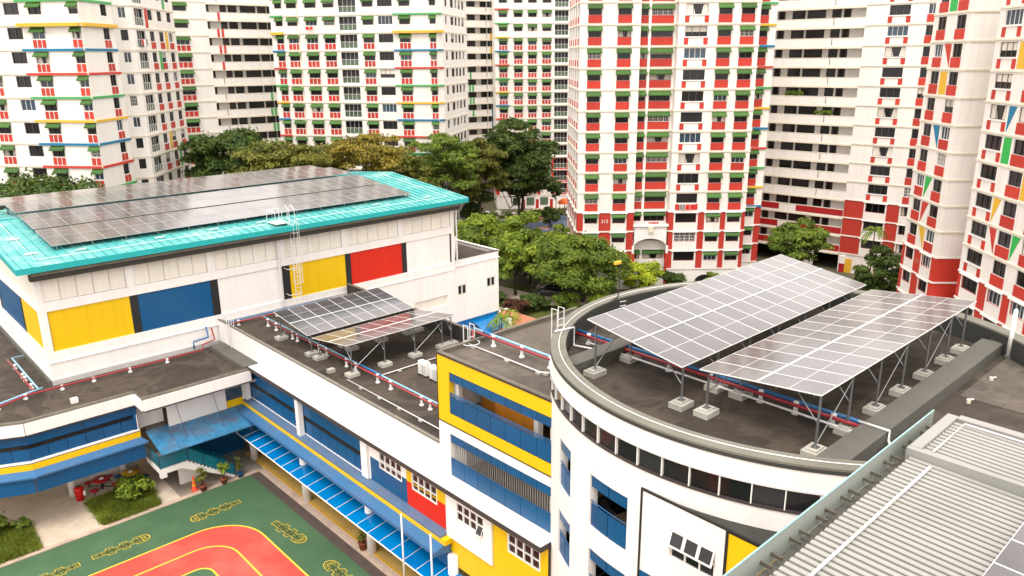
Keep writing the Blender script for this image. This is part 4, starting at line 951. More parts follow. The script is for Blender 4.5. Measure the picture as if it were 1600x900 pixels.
for x in (13.94, 15.75, 16.72, 17.72, 18.72): MB().tube([(x, 48.86, slope(max(x, 15.75))), (x, 48.86, slope(max(x, 15.75)) + .95)], .028, 6).build('baluster', stz, 'black')
sr = MB(); xs0, xs1 = 13.95, 20.95
sr.hexa([(xs0, 48.15, 3.70), (xs1, 48.15, 3.70), (xs1, 50.85, 4.38), (xs0, 50.85, 4.38), (xs0, 48.15, 3.78), (xs1, 48.15, 3.78), (xs1, 50.85, 4.46), (xs0, 50.85, 4.46)])
srf = sr.build('stair_roof', stz, 'stair_roof')
for x in (15.9, 18.4): MB().tube([(x, 48.9, 3.99), (x, 50.6, 6.4)], .018, 5).build('tie_rod', srf, 'edge_dark')
for x in (15.2, 16.4, 17.6, 18.8, 20.0): MB().tube([(x, 48.15, 3.80), (x, 50.8, 4.47)], .012, 4).build('seam', srf, 'light_blue')
MB().box(14.0, 15.3, 50.86, 52.6, 4.46, 4.52).build('roof_sheet', srf, 'upstand')

# ------------------------------------------------------------------ yellow balcony block
yb = thing('balcony_block', 'taller block with a yellow frame and blue balconies beside the round building', 'building', (26, 24.4, 0))
Fy = Frame((21.3, 28.42), (21.3, 20.2)); W_ = Fy.L
op = [(.9, 7.87, 11.38, 13.57), (.86, 7.87, 7.99, 10.3)]
up = MB(); holes_face(up, Fy, 0, W_, 10.83, 14.3, [op[0]], .3, 0, d=.0); up.build('yellow_frame', yb, 'yellow')
fr = MB()
for s0, s1, z0, z1 in ((0, W_, 10.79, 10.826), (0, W_, 14.28, 14.33)): fr.fbox(Fy, s0, s1, -.05, .03, z0, z1)
fr.fbox(Fy, -.02, .012, -.05, .03, 10.827, 14.279); fr.build('frame_outline', yb, 'black')
lo = MB(); holes_face(lo, Fy, 0, W_, 7.77, 10.788, [op[1]], .3); lo.build('lower_wall', yb, 'white')
sw = MB(); sw.quad((21.3, 28.42, 7.77), (21.3, 28.42, 14.3), (31, 28.42, 14.3), (31, 28.42, 7.77)); sw.build('side_wall', yb, 'white')
MB().box(21.36, 34, 20.0, 28.36, 13.95, 14.2).build('roof_deck', yb, 'deck_grey')
MB().box(21.3, 21.5, 20.4, 28.42, 14.333, 14.40).build('coping', yb, 'gutter'); MB().box(21.5, 31.2, 28.25, 28.44, 14.2, 14.42).build('coping', yb, 'gutter')
for zi, (a, b, c, d) in enumerate(op):
    n = 7
    for k in range(n):
        s0, s1 = a + (b - a) * k / n + .012, a + (b - a) * (k + 1) / n - .012
        MB().fbox(Fy, s0, s1, -.06, -.02, c + .04, c + .92).build('railing_panel', yb, 'blue_panel'); MB().fbox(Fy, s0, s1, -.08, -.04, d - .47, d - .02).build('valance_panel', yb, 'blue_panel')
    for z in ((c + 1.0), (c + 1.1)) if zi == 0 else (c + .98,): MB().tube([Fy.p(a, -.04, z), Fy.p(b, -.04, z)], .028, 6).build('handrail', yb, 'blue_panel')
    MB().fbox(Fy, a - .1, b + .1, -3.2, -.31, c - .15, c).build('balcony_floor', yb, 'tan_wall'); MB().fbox(Fy, a - .1, b + .1, -3.2, -.31, d + .003, d + .1).build('balcony_ceiling', yb, 'grey_wall')
    MB().fbox(Fy, a - .1, b + .1, -3.3, -3.2, c, d).build('back_wall', yb, 'tan_wall')
    for s in (a - .12, b + .02): MB().fbox(Fy, s, s + .1, -3.2, -.31, c, d).build('end_wall', yb, 'white' if s < 2 else 'tan_wall')
    if zi == 0:
        MB().fbox(Fy, a + 2.2, a + 5.0, -1.1, -1.0, c, d).build('partition', yb, 'wood_orange'); MB().fbox(Fy, a + 5.02, a + 5.3, -1.1, -.8, c, d).build('pier', yb, 'white'); MB().fbox(Fy, a + .05, a + .3, -.6, -.35, c, d).build('pier', yb, 'white')
        MB().fbox(Fy, a + .4, a + 2.3, -1.75, -1.7, c, d).build('partition', yb, 'wood_orange')
    else:
        for k in range(46):
            s = a + .1 + (b - a - .2) * k / 45; MB().fbox(Fy, s - .012, s + .012, -.28, -.25, c, d).build('grille_bar', yb, 'frame_grey' if k > 5 else 'frame_white')
pst = MB().fbox(Fy, 1.75, 2.3, -1.69, -1.67, 11.9, 12.85).build('poster', None, 'curtain'); tag(pst, 'framed portrait poster on the upper balcony back wall', 'poster')
ph = MB(); ph.fbox(Fy, 1.71, 2.34, -1.698, -1.691, 11.85, 12.9); ph.build('picture_frame', pst, 'edge_dark')
ph = MB(); ph.add([Fy.p(2.02 + .14 * math.cos(R(30 * k)), -1.66, 12.55 + .15 * math.sin(R(30 * k))) for k in range(12)], [tuple(range(12))]); ph.build('print', pst, 'print_ink')
ps2 = MB().fbox(Fy, 2.5, 2.9, -1.69, -1.67, 12.0, 12.7).build('poster', None, 'tan_wall'); tag(ps2, 'small plain notice right of the portrait poster on the balcony', 'poster')

# ------------------------------------------------------------------ round building
RC, RR = (29.03, 14.1), 10.118; ZR = 15.5
rb = thing('round_building', 'round white building with a ribbon of dark windows under its roof', 'building', (RC[0], RC[1], 0))
def cp(th, r, z): return (RC[0] + r * math.cos(R(th)), RC[1] + r * math.sin(R(th)), z)
def arc_wall(mb, t0, t1, z0, z1, r, mi=0, inv=False, step=2.0):
    n = max(1, int(math.ceil((t1 - t0) / step)))
    for i in range(n):
        a, b = t0 + (t1 - t0) * i / n, t0 + (t1 - t0) * (i + 1) / n
        q = [cp(a, r, z0), cp(b, r, z0), cp(b, r, z1), cp(a, r, z1)]; mb.quad(*(q if not inv else q[::-1]), mi)
def arc_slab(mb, t0, t1, r0, r1, z0, z1, mi=0, step=2.0):
    n = max(1, int(math.ceil((t1 - t0) / step))); full = t1 - t0 >= 359.9; vs = []
    for i in range(n if full else n + 1):
        a = t0 + (t1 - t0) * i / n; vs += [cp(a, r0, z0), cp(a, r1, z0), cp(a, r1, z1), cp(a, r0, z1)]
    m = len(vs) // 4; fs = []
    for i in range(m if full else m - 1):
        j = (i + 1) % m
        for q in range(4): fs.append((i * 4 + q, j * 4 + q, j * 4 + (q + 1) % 4, i * 4 + (q + 1) % 4))
    if not full: fs += [(3, 2, 1, 0), (m * 4 - 4, m * 4 - 3, m * 4 - 2, m * 4 - 1)]
    mb.add(vs, fs, mi)
def arc_holes(mb, t0, t1, z0, z1, r, holes, depth, mi=0):
    T = sorted({t0, t1} | {h[0] for h in holes} | {h[1] for h in holes} | set(np.arange(t0, t1, 2.0))); Z = sorted({z0, z1} | {h[2] for h in holes} | {h[3] for h in holes})
    for a, b in zip(T[:-1], T[1:]):
        for c, d in zip(Z[:-1], Z[1:]):
            ins = any(h[0] <= (a + b) / 2 <= h[1] and h[2] <= (c + d) / 2 <= h[3] for h in holes)
            if not ins: mb.quad(cp(a, r, c), cp(b, r, c), cp(b, r, d), cp(a, r, d), mi)
    for a, b, c, d in holes:
        for t_ in (a, b): mb.quad(cp(t_, r, c), cp(t_, r - depth, c), cp(t_, r - depth, d), cp(t_, r, d), mi)
        n = max(1, int((b - a) / 2))
        for i in range(n):
            p, q = a + (b - a) * i / n, a + (b - a) * (i + 1) / n
            for z in (c, d): mb.quad(cp(p, r, z), cp(q, r, z), cp(q, r - depth, z), cp(p, r - depth, z), mi)
RH = [(165.4, 176.8, 11.3, 13.45), (165.4, 176.8, 8.1, 10.36), (149.9, 156.9, 11.5, 13.6), (149.4, 157.0, 8.3, 10.4)]
m1 = MB(); arc_holes(m1, 118, 478, 0, 14.82, RR, RH, .35); m1.build('wall', rb, 'white', True)
m1 = MB(); arc_wall(m1, 0, 360, 15.60, 16.38, RR, step=2.0); m1.build('upper_wall', rb, 'white', True)
m1 = MB(); arc_slab(m1, 118, 232, RR - .12, RR + .05, 15.56, 15.62); m1.build('window_head', rb, 'galv_white'); m1 = MB(); arc_slab(m1, 118, 232, RR - .12, RR + .04, 14.80, 14.86); m1.build('window_sill', rb, 'edge_dark')
m1 = MB(); arc_wall(m1, 232, 478, 14.82, 15.6, RR); m1.build('upper_wall', rb, 'white', True)
t = 128.6; k = 0
while t < 231:
    w_ = MB(); n = 3
    for i in range(n):
        a, b = t + .2 + 5.2 * i / n, t + .2 + 5.2 * (i + 1) / n; w_.quad(cp(a, RR - .07, 14.86), cp(b, RR - .07, 14.86), cp(b, RR - .07, 15.56), cp(a, RR - .07, 15.56))
    w_.build('window_pane', rb, 'glass_dark')
    m_ = MB(); arc_slab(m_, t - .11, t + .11, RR - .1, RR + .02, 14.862, 15.558); m_.build('mullion', rb, 'frame_white'); t += 5.57
m1 = MB(); arc_slab(m1, 0, 360, RR - .62, RR + .02, 16.384, 16.46, step=2.5); cap = m1.build('parapet_cap', rb, 'parapet_cap')
m1 = MB(); arc_slab(m1, 0, 360, RR - .02, RR + .03, 16.26, 16.382, step=2.5); m1.build('drip_edge', rb, 'upstand_dark')
m1 = MB(); arc_wall(m1, 0, 360, ZR - .2, 16.384, RR - .62, inv=True); m1.build('parapet_inner', rb, 'upstand_dark', True)
MB().tube([cp(a, RR - .33, 16.475) for a in np.arange(60, 300.1, 3)], .018, 5).build('lightning_tape', rb, 'frame_white')
m1 = MB(); m1.add([cp(a, RR - .3, ZR) for a in range(0, 360, 5)], [tuple(range(72))]); m1.build('roof_deck', rb, 'deck')
def chord(y, r): return math.sqrt(max(0, r * r - (y - RC[1]) ** 2))
for y0, y1, nm in ((8.72, 9.58, 'roof_beam'), (19.85, 20.65, 'roof_beam')):
    xm = RC[0] - chord(y0 if y0 < 14 else y1, RR - .4); xe = 37.0 if y0 < 14 else 34.5
    b = MB(); b.hexa([(xm, y0, ZR), (xe, y0, ZR), (xe, y1, ZR), (xm - (.3 if y0 < 14 else -.3), y1, ZR), (xm, y0, 16.02), (xe, y0, 16.02), (xe, y1, 16.02), (xm - (.3 if y0 < 14 else -.3), y1, 16.02)]); b.build(nm, rb, 'upstand')
MB().box(31.0, 44, -3, 8.44, ZR - .2, ZR + .03).build('side_deck', rb, 'deck_grey')
se = MB(); se.box(37.0, 37.4, 8.44, 9.3, ZR, 16.02)
F = Frame((37.1, 8.5), (45.0, -2.0)); se.fbox(F, 0, F.L, -.0, .35, ZR, 16.2); se.build('end_parapet', rb, 'upstand_dark')
MB().fbox(F, -.2, F.L, -.05, .4, 16.203, 16.26).build('parapet_cap', rb, 'parapet_cap')
MB().prism([(31, -3), (44, -3), (37.3, 8.4), (31, 8.4)], -1, ZR - .21, 0).build('side_wall', rb, 'white')
# window boxes on the curved wall
for (a, b, c, d) in RH:
    n = 3 if b - a > 9 else 2
    for k in range(n - (1 if n == 3 else 0)):
        nn = n - (1 if n == 3 else 0); t0, t1 = a + (b - a) * k / nn + .12, a + (b - a) * (k + 1) / nn - .12
        m_ = MB(); arc_slab(m_, t0, t1, RR - .10, RR - .06, c + .03, c + .93, step=2); m_.build('railing_panel', rb, 'blue_panel', False)
        m_ = MB(); arc_slab(m_, t0, t1, RR - .10, RR - .06, d - .5, d - .02, step=2); m_.build('valance_panel', rb, 'blue_panel', False)
    MB().tube([cp(a + (b - a) * i / 6, RR - .08, c + 1.04) for i in range(7)], .025, 5).build('handrail', rb, 'blue_panel')
    m_ = MB(); arc_slab(m_, a - .5, b + .5, RR - 2.0, RR - .36, c - .1, c - .003); m_.build('balcony_floor', rb, 'tan_wall'); m_ = MB(); arc_slab(m_, a - .5, b + .5, RR - 2.0, RR - .36, d + .003, d + .1); m_.build('balcony_ceiling', rb, 'grey_wall')
    m_ = MB(); arc_slab(m_, a - .5, b + .5, RR - 2.1, RR - 2.0, c, d); m_.build('back_wall', rb, 'glass_dark')
# flat projecting part with black outline
Fp = Frame((18.86, 14.0), (18.86, 6.0)); pj = thing('front_block', 'flat white and yellow front with black outline before the round building', 'building', (18.9, 10.5, 0))
py = lambda y: 14.0 - y
m1 = MB(); holes_face(m1, Fp, .02, py(10.8), 11.0, 14.08, [(py(12.82), py(11.1), 12.1, 13.15)], .16); m1.build('white_wall', pj, 'white')
m1 = MB(); holes_face(m1, Fp, py(10.7), py(6.0), 7.0, 14.02, [(py(10.3), py(8.9), 11.6, 13.1)], .16); m1.build('yellow_wall', pj, 'yellow')
MB().fbox(Fp, .0, py(10.71), -.1, -.0, 7.0, 10.99).build('blue_wall', pj, 'blue')
ol = MB(); ol.fbox(Fp, -.06, 8, -.04, .025, 14.085, 14.16); ol.fbox(Fp, -.06, .016, -.04, .025, 7, 14.083); ol.fbox(Fp, py(10.8) + .003, py(10.7) - .003, -.04, .025, 7, 14.083); ol.build('outline', pj, 'black')
MB().box(18.9, 27, 4.5, 13.9, 13.9, 14.08).build('roof_deck', pj, 'upstand_dark')
MB().fbox(Fp, 0, 8, -.25, -.17, 7, 13.9).build('core_wall', pj, 'glass_dark')
wq = MB()
for z in (12.1, 12.6, 13.1): wq.fbox(Fp, py(12.82), py(11.1), -.13, -.05, z, z + .05)
for k in range(4): s = py(12.82) + 1.66 * k / 3; wq.fbox(Fp, s, s + .06, -.132, -.048, 12.102, 13.148)
wf = wq.build('window', pj, 'frame_white')
for k in range(3):
    q0 = py(12.82) + 1.66 * k / 3 + .06; q1 = py(12.82) + 1.66 * (k + 1) / 3
    MB().quad(Fp.p(q0, -.1, 12.15), Fp.p(q1, -.1, 12.15), Fp.p(q1, -.1, 12.6), Fp.p(q0, -.1, 12.6)).build('pane', wf, 'glass_dark')
    sa = MB(); tp, bt = (-.03, 13.12), (.14, 12.65)
    sa.quad(Fp.p(q0, bt[0], bt[1]), Fp.p(q1, bt[0], bt[1]), Fp.p(q1, tp[0], tp[1]), Fp.p(q0, tp[0], tp[1]), 1)
    for e0, e1 in ((q0 - .03, q0 + .025), (q1 - .025, q1 + .03)): sa.hexa([Fp.p(e0, bt[0] + .03, bt[1] - .03), Fp.p(e1, bt[0] + .03, bt[1] - .03), Fp.p(e1, bt[0] - .01, bt[1] - .03), Fp.p(e0, bt[0] - .01, bt[1] - .03), Fp.p(e0, tp[0] + .03, tp[1]), Fp.p(e1, tp[0] + .03, tp[1]), Fp.p(e1, tp[0] - .01, tp[1]), Fp.p(e0, tp[0] - .01, tp[1])])
    sa.fbox(Fp, q0, q1, bt[0] - .01, bt[0] + .032, bt[1] - .032, bt[1] + .02); sa.fbox(Fp, q0, q1, tp[0] - .01, tp[0] + .032, tp[1] - .02, tp[1] + .02); sa.build('sash', wf, ('frame_white', 'glass_dark'))
MB().fbox(Fp, py(10.3), py(8.9), -.14, -.08, 11.6, 13.1).build('window', pj, 'frame_white'); MB().fbox(Fp, py(10.22), py(8.9), -.078, -.07, 11.66, 13.0).build('pane', pj, 'glass_dark')

# ------------------------------------------------------------------ metal roofed block, bottom right
mr = thing('metal_roof_block', 'block with a ribbed pale metal roof in the bottom right corner', 'building', (14, 2, 0))
MZ = 18.2; YE = 6.35; MX1 = 19.35
pr = []; x = 4.0; pw = .215
while x < MX1:
    pr += [(x, 0), (x + .125, 0), (x + .15, -.05), (x + .19, -.05)]; x += pw
def sheet(x0, x1, y0, y1, zb, drop):
    mb = MB(); P = [p for p in pr0 if x0 <= p[0] <= x1]
    for (a, za), (b, zb_) in zip(P[:-1], P[1:]): mb.quad((a, y0, zb + za - drop), (b, y0, zb + zb_ - drop), (b, y1, zb + zb_), (a, y1, zb + za))
    return mb
pr0 = []; x = 3.0
while x < 23: pr0 += [(x, 0), (x + .108, .015), (x + .118, -.13), (x + .207, -.13)]; x += pw
sheet(3.0, 19.5, -12, YE - .18, MZ, .5).build('roof_sheet', mr, 'metal_roof')
sheet(19.7, 22.2, -12, YE - .35, MZ + .14, .5).build('roof_sheet', mr, 'metal_roof')
mb = MB(); mb.box(19.5, 19.69, -12, YE - .05, MZ - .2, MZ + .2); mb.box(19.694, 22.35, YE - .34, YE - .06, MZ - .1, MZ + .21); mb.box(22.2, 22.5, -12, YE - .345, MZ - .2, MZ + .2); mb.build('capping', mr, 'metal_roof')
MB().tube([(19.2, YE - .75, MZ + .04), (3.0, YE - .75, MZ + .04)], .035, 5).build('conduit', mr, 'frame_white'); MB().tube([(19.8, YE - .6, MZ + .19), (22.0, YE - .6, MZ + .19), (22.0, -12, MZ + .0)], .025, 5).build('conduit', mr, 'frame_white')
MB().box(3.0, 22.3, YE + .28, YE + .31, MZ - .42, MZ + .18).build('gutter_upstand', mr, 'frosted'); MB().box(3.0, 22.3, YE + .275, YE + .315, MZ + .183, MZ + .21).build('upstand_edge', mr, 'glass_edge')
MB().box(3.0, 22.3, YE - .2, YE + .28, MZ - .5, MZ - .43).build('gutter', mr, 'upstand'); x = 3.4; k = 0
while x < 22:
    MB().box(x, x + .045, YE + .02, YE + .279, MZ - .2, MZ - .12).build('bracket', mr, 'gutter'); x += (.42, .78)[k % 2]; k += 1
MB().box(3.2, 22.2, -12, YE + .2, 0, MZ - .6).build('wall', mr, 'white')
ar = thing('solar_array', 'purplish solar panels on the ribbed metal roof in the bottom right corner', 'solar array', (14, 2, MZ)); me = module_mesh(1.1, 2.2)
for i in range(7):
    for j in range(3):
        o = link('solar_module', me, (19.27 - (i + .5) * 1.115, 3.28 - 1.12 - 2.24 * j, MZ + .14 - (3.3 - (3.28 - 1.12 - 2.24 * j)) * .0275), 0, ar); o.rotation_euler.x = math.atan(.0275)
for y in (2.9, 1.6): MB().box(11.5, 19.3, y - .02, y + .02, MZ - .02, MZ + .06).build('rail', ar, 'galv')
# ------------------------------------------------------------------ raised solar tables
array_table('pale raised solar table on the round roof, the one nearer the trees', 22.25, 14, 15.02, 17.2, 19.62, 17.92, [22.6, 24.9, 27.2, 29.5, 31.8, 34.1, 36.4], ZR)
array_table('raised solar table on the round roof, nearer the metal roof', 22.35, 13, 14.36, 17.3, 9.88, 17.74, [22.7, 25.0, 27.3, 29.6, 31.9, 34.2, 36.0], ZR)
array_table('dark blue raised solar table on the wing roof, nearer the hall', 23.05, 8, 44.9, 10.4, 49.6, 10.95, [23.4, 25.9, 28.3, 30.6, 31.4], ZD, 1.085)
array_table('brownish raised solar table on the wing roof, nearer the balcony block', 23.05, 8, 44.3, 10.4, 39.95, 11.02, [23.45, 25.9, 28.3, 30.6, 31.4], ZD, 1.085)
tag(MB().box(22.55, 23.0, 41.4, 41.75, ZD + .004, ZD + .24).build('concrete_block', None, 'concrete'), 'loose concrete block on the wing roof left of the solar table', 'block')

# ------------------------------------------------------------------ laundry on the towers
def laundry(label, F, s, z, items):
    r = thing('laundry', label, 'laundry', F.p(s, .4, z), 'laundry on the towers'); L_ = sum(w_ for w_, h_, m_ in items) + .1 * len(items); MB().tube([F.p(s - .1, .42, z), F.p(s + L_, .42, z)], .02, 5).build('pole', r, 'galv_white'); x_ = s
    for w_, h_, m_ in items:
        q = MB(); n_ = 4
        for i in range(n_): q.quad(F.p(x_ + w_ * i / n_, .42 + .04 * (i % 2), z), F.p(x_ + w_ * (i + 1) / n_, .42 + .04 * ((i + 1) % 2), z), F.p(x_ + w_ * (i + 1) / n_, .42 + .05 * ((i + 1) % 2), z - h_), F.p(x_ + w_ * i / n_, .42 + .05 * (i % 2), z - h_ * .94))
        q.build('cloth', r, m_); x_ += w_ + .1
    MB().tube([F.p(s + L_ / 2, 0, z - .1), F.p(s + L_ / 2, .42, z)], .02, 5).build('bracket', r, 'galv_white')
laundry('white and red washing on a glazed balcony of the left edge block', Fd, 1.0, zf(11) + 1.3, [(.5, .7, 'laundry'), (.6, .9, 'print_white'), (.5, .8, 'cloth_grey')])
laundry('pink cloth hung below a window of the middle block', F2, 5.9, zf(12) + .98, [(.5, .5, 'laundry'), (.5, .45, 'stripe_red')])
laundry('dark red washing on the farthest corridor block', Frame(foot[0], foot[1]), 10.6, zf(12) + 1.5, [(.5, 1.0, 'deep_red'), (.6, 1.2, 'laundry_purple')])
laundry('purple washing on the lowest flats of the far balcony block', F3, 6.5, zf(0) + 1.6, [(.6, .9, 'laundry_purple'), (.6, 1.1, 'cloth_dark'), (.4, .8, 'print_white')])

# ------------------------------------------------------------------ rooftop pipes
def pipe_run(label, paths, stands, zdeck, ax):
    """paths: (points, radius, material); stands: (x, y) with a saddle block"""
    root = thing('pipe_run', label, 'pipes', (stands[0][0], stands[0][1], zdeck))
    for pts, r, m in paths: MB().tube(pts, r, 8).build('pipe', root, m, True)
    for (x, y, h) in stands:
        mb = MB(); mb.lathe(x, y, [(.0, zdeck + .003), (.14, zdeck + .003), (.14, zdeck + .06), (.08, zdeck + .10), (.07, zdeck + h - .08), (.10, zdeck + h - .04), (.10, zdeck + h + .10), (0, zdeck + h + .14)], 10)
        mb.build('stand', root, 'frame_white', False)
    return root
zz = ZD + .48
pipe_run('red and blue pipes on white stands along the wing roof', [
    ([(23.92, 53.9, zz), (23.92, 28.5, zz)], .055, 'pipe_red'), ([(24.12, 53.7, zz + .04), (24.12, 28.5, zz + .04)], .055, 'pipe_paleblue'), ([(24.12, 40.5, zz + .05), (24.12, 37.8, zz + .05)], .075, 'pipe_blue'),
    ([(21.55, 54.3, zz - .15), (30.5, 54.3, zz - .15)], .06, 'pipe_red'), ([(21.55, 54.6, zz - .1), (30.5, 54.6, zz - .1)], .06, 'pipe_blue')],
    [(24.0, y, .46) for y in (52.7, 51.4, 48.9, 48.2, 45.2, 44.2, 41.7, 40.6, 38.1, 36.7, 33.6, 32.8, 30.2)] + [(22.5, 54.45, .3), (25.6, 54.45, .3)], ZD, 'y')
zz = 14.68
pipe_run('red and blue pipes crossing the balcony block roof', [([(23.95, 28.8, zz), (23.95, 22.6, zz)], .06, 'pipe_red'), ([(24.16, 28.9, zz + .04), (24.16, 22.6, zz + .04)], .07, 'pipe_paleblue'), ([(24.16, 28.2, zz + .05), (24.16, 27.7, zz + .05)], .085, 'pipe_blue'), ([(23.95, 28.8, zz), (23.95, 28.8, 13.4)], .07, 'pipe_red')],
         [(24.05, 27.35, .46), (24.05, 25.3, .46), (24.05, 23.4, .46)], 14.2, 'y')
zz = ZR + .38
pipe_run('red and blue pipes under the solar tables on the round roof', [([(25.0, 22.9, zz), (25.0, 9.65, zz)], .07, 'pipe_red'), ([(25.25, 22.9, zz + .04), (25.25, 9.65, zz + .04)], .08, 'pipe_blue'), ([(24.75, 21.8, zz - .15), (24.75, 9.6, zz - .15)], .045, 'galv_white')],
         [(25.1, y, .38) for y in (22.0, 17.6, 15.6, 13.4, 12.0, 10.6)], ZR, 'y')
zz = ZC + .26
pipe_run('red and pale blue pipes along the foot of the hall', [([(2, 53.1, zz), (6.7, 53.35, zz), (8.2, 54.1, zz), (19.6, 54.3, zz), (19.6, 54.3, zz + .4), (20.6, 54.5, zz + .5), (20.6, 54.9, zz + 1.3)], .06, 'pipe_red'),
    ([(2, 53.4, zz + .05), (6.7, 53.65, zz + .05), (8.4, 54.35, zz + .05), (9.3, 54.6, zz + .05)], .07, 'pipe_paleblue'), ([(19.2, 54.9, zz), (19.2, 54.9, zz + .55), (20.3, 54.9, zz + .65), (20.3, 55.1, zz + 1.4)], .07, 'pipe_blue'),
    ([(8.75, 54.4, zz), (8.75, 62, zz)], .05, 'pipe_red'), ([(9.05, 54.5, zz + .03), (9.05, 62, zz + .03), (9.8, 62, zz + .03)], .06, 'pipe_paleblue')],
    [(6.6, 53.5, .24), (8.2, 54.15, .24), (10.3, 54.2, .2), (12.2, 54.22, .2), (14.5, 54.24, .2), (17, 54.26, .2), (8.9, 55.8, .24), (8.9, 57.5, .24), (8.9, 58.2, .24), (8.9, 60.4, .24), (3.6, 53.3, .24)], ZC, 'x')
def conduit(label, pts, blocks, zd, r=.035):
    root = thing('conduit', label, 'conduit', (*pts[0][:2], zd), 'white roof conduits'); MB().tube(pts, r, 6).build('pipe', root, 'galv_white', True)
    for x, y in blocks: MB().box(x - .1, x + .1, y - .14, y + .14, zd + .003, zd + .09).build('support', root, 'concrete')
conduit('white conduit along the wing roof beside the front gutter', [(22.75, 39.6, ZD + .12), (22.75, 28.5, ZD + .12)], [(22.75, y) for y in (38, 36, 34, 32, 30)], ZD)
conduit('grey conduit crossing the wing roof beside the solar table feet', [(24.6, 38.7, ZD + .12), (32.0, 38.7, ZD + .12)], [(x, 38.7) for x in (26, 28, 30)], ZD)
conduit('white conduit along the balcony block roof', [(23.2, 28.3, 14.31), (23.2, 23.2, 14.31), (23.6, 22.7, 14.31)], [(23.2, 27.9), (23.2, 25.4), (23.2, 23.3), (23.35, 23.0)], 14.2)
conduit('bent white conduit climbing over the round parapet', [(23.2, 22.3, 16.5), (24.2, 22.1, 16.5), (24.2, 22.1, ZR + .15), (24.5, 21.3, ZR + .12), (24.6, 19.9, ZR + .12)], [(24.55, 20.9)], ZR, .05)
conduit('rusty conduit over the right upstand of the round roof', [(25.0, 9.7, 16.06), (25.0, 8.66, 16.06), (25.0, 8.66, ZR + .2), (24.3, 8.2, ZR + .2)], [(25.0, 8.4)], ZR, .05)
# air-conditioner condensers
for x, y, lb in ((26.75, 37.0, 'left'), (26.75, 35.85, 'right')):
    ac = thing('air_conditioner', lb + ' white air conditioner condenser on the wing roof by the yellow frame', 'air conditioner', (x, y, ZD + .1), 'condensers on the wing roof')
    b = MB(); b.box(x - .18, x + .18, y - .43, y + .43, ZD + .12, ZD + .95); b.build('casing', ac, 'frame_white')
    fn = MB()
    for k in range(9): z = ZD + .2 + k * .07; fn.box(x - .2, x - .183, y - .38, y + .12, z, z + .025)
    fn.lathe(0, 0, [(0, 0)], 3) if False else None
    fn.build('grille', ac, 'frame_grey')
    MB().box(x - .2, x - .183, y + .2, y + .38, ZD + .25, ZD + .8).build('side_panel', ac, 'galv_white')
    for dy in (-.3, .3): MB().box(x - .25, x + .25, y + dy - .05, y + dy + .05, ZD + .004, ZD + .118).build('foot', ac, 'edge_dark')
# ladders with hooped rails over parapets
def hoop(label, x, y, zb, zt, ax, lowered=0):
    r = thing('roof_ladder', label, 'ladder', (x, y, zb), 'small ladders over parapets'); w_ = .42
    for o in (0, w_):
        px, py_ = (x + o, y) if ax == 'x' else (x, y + o)
        ox, oy = (0, .35) if ax == 'x' else (.35, 0)
        MB().tube([(px, py_, zb - lowered), (px, py_, zt), (px + ox, py_ + oy, zt), (px + ox, py_ + oy, zb)], .028, 6).build('stile', r, 'galv_white')
    n = max(2, int((zt - zb + lowered) / .32))
    for k in range(n):
        z = zb - lowered + .2 + k * .3; a = (x, y, z); b = (x + w_, y, z) if ax == 'x' else (x, y + w_, z)
        MB().tube([a, b], .02, 5).build('rung', r, 'galv_white')
hoop('hooped ladder at the balcony block roof edge by the pipes', 23.4, 28.55, 13.0, 15.1, 'x', 3.5)
hoop('hooped ladder leaning over the round parapet beside the trees', 23.55, 22.5, 15.2, 17.35, 'x')
hoop('slim ladder on the white parapet below the hall', 21.18, 53.0, 7.85, 9.9, 'y')
rg = thing('cable_ring', 'white cable hoop lying by the hooped ladder', 'cable', (23.3, 28.0, 14.3)); MB().tube([(23.3 + .45 * math.cos(R(15 * k)), 28.2 + .4 * math.sin(R(15 * k)), 14.36) for k in range(25)], .025, 5).build('hoop', rg, 'galv_white')
# weather-vane lamp on the parapet and its bracket
vn = thing('roof_lamp', 'small yellow lamp on a bent black pole on the round parapet', 'lamp', (29.1, 23.7, ZR))
MB().tube([(28.4, 23.4, 16.55), (28.9, 23.55, 16.52), (29.1, 23.6, 16.7), (29.1, 23.6, 18.3)], .035, 6).build('pole', vn, 'edge_dark'); MB().box(28.72, 29.14, 23.53, 23.67, 18.24, 18.38).build('lamp_head', vn, 'stripe_yellow')
for k in range(4): MB().tube([(28.9, 23.35, 15.7 + .22 * k), (29.25, 23.25, 15.7 + .22 * k)], .02, 5).build('rung', vn, 'galv_white')
vp = thing('vent_pipe', 'tall white vent pipe at the right end of the round roof', 'pipe', (36.6, 8.4, ZR)); MB().cyl(36.6, 8.4, ZR, 17.6, .09, 12).build('stack', vp, 'frame_white', True); MB().lathe(36.6, 8.4, [(.09, 17.6), (.08, 17.68), (.04, 17.74), (0, 17.76)], 12).build('cap', vp, 'frame_white', True); MB().cyl(36.6, 8.4, ZR + .03, ZR + .14, .15, 12).build('flashing', vp, 'upstand')
for x, y, lb in ((30.6, 8.0, 'nearer'), (33.5, 8.1, 'farther')):
    tp = thing('roof_tap', lb + ' small brass roof tap beside the right upstand', 'tap', (x, y, ZR), 'taps on the round roof'); MB().cyl(x, y, ZR, ZR + .15, .08, 8).build('valve', tp, 'cream_ledge'); MB().tube([(x, y, ZR + .14), (x + .2, y - .1, ZR + .12)], .03, 6).build('spout', tp, 'frame_white')
tag(MB().box(10.1, 10.5, 51.3, 51.6, ZC + .004, ZC + .3).build('junction_box', None, 'frame_white'), 'white junction box on the stair block roof edge', 'box')
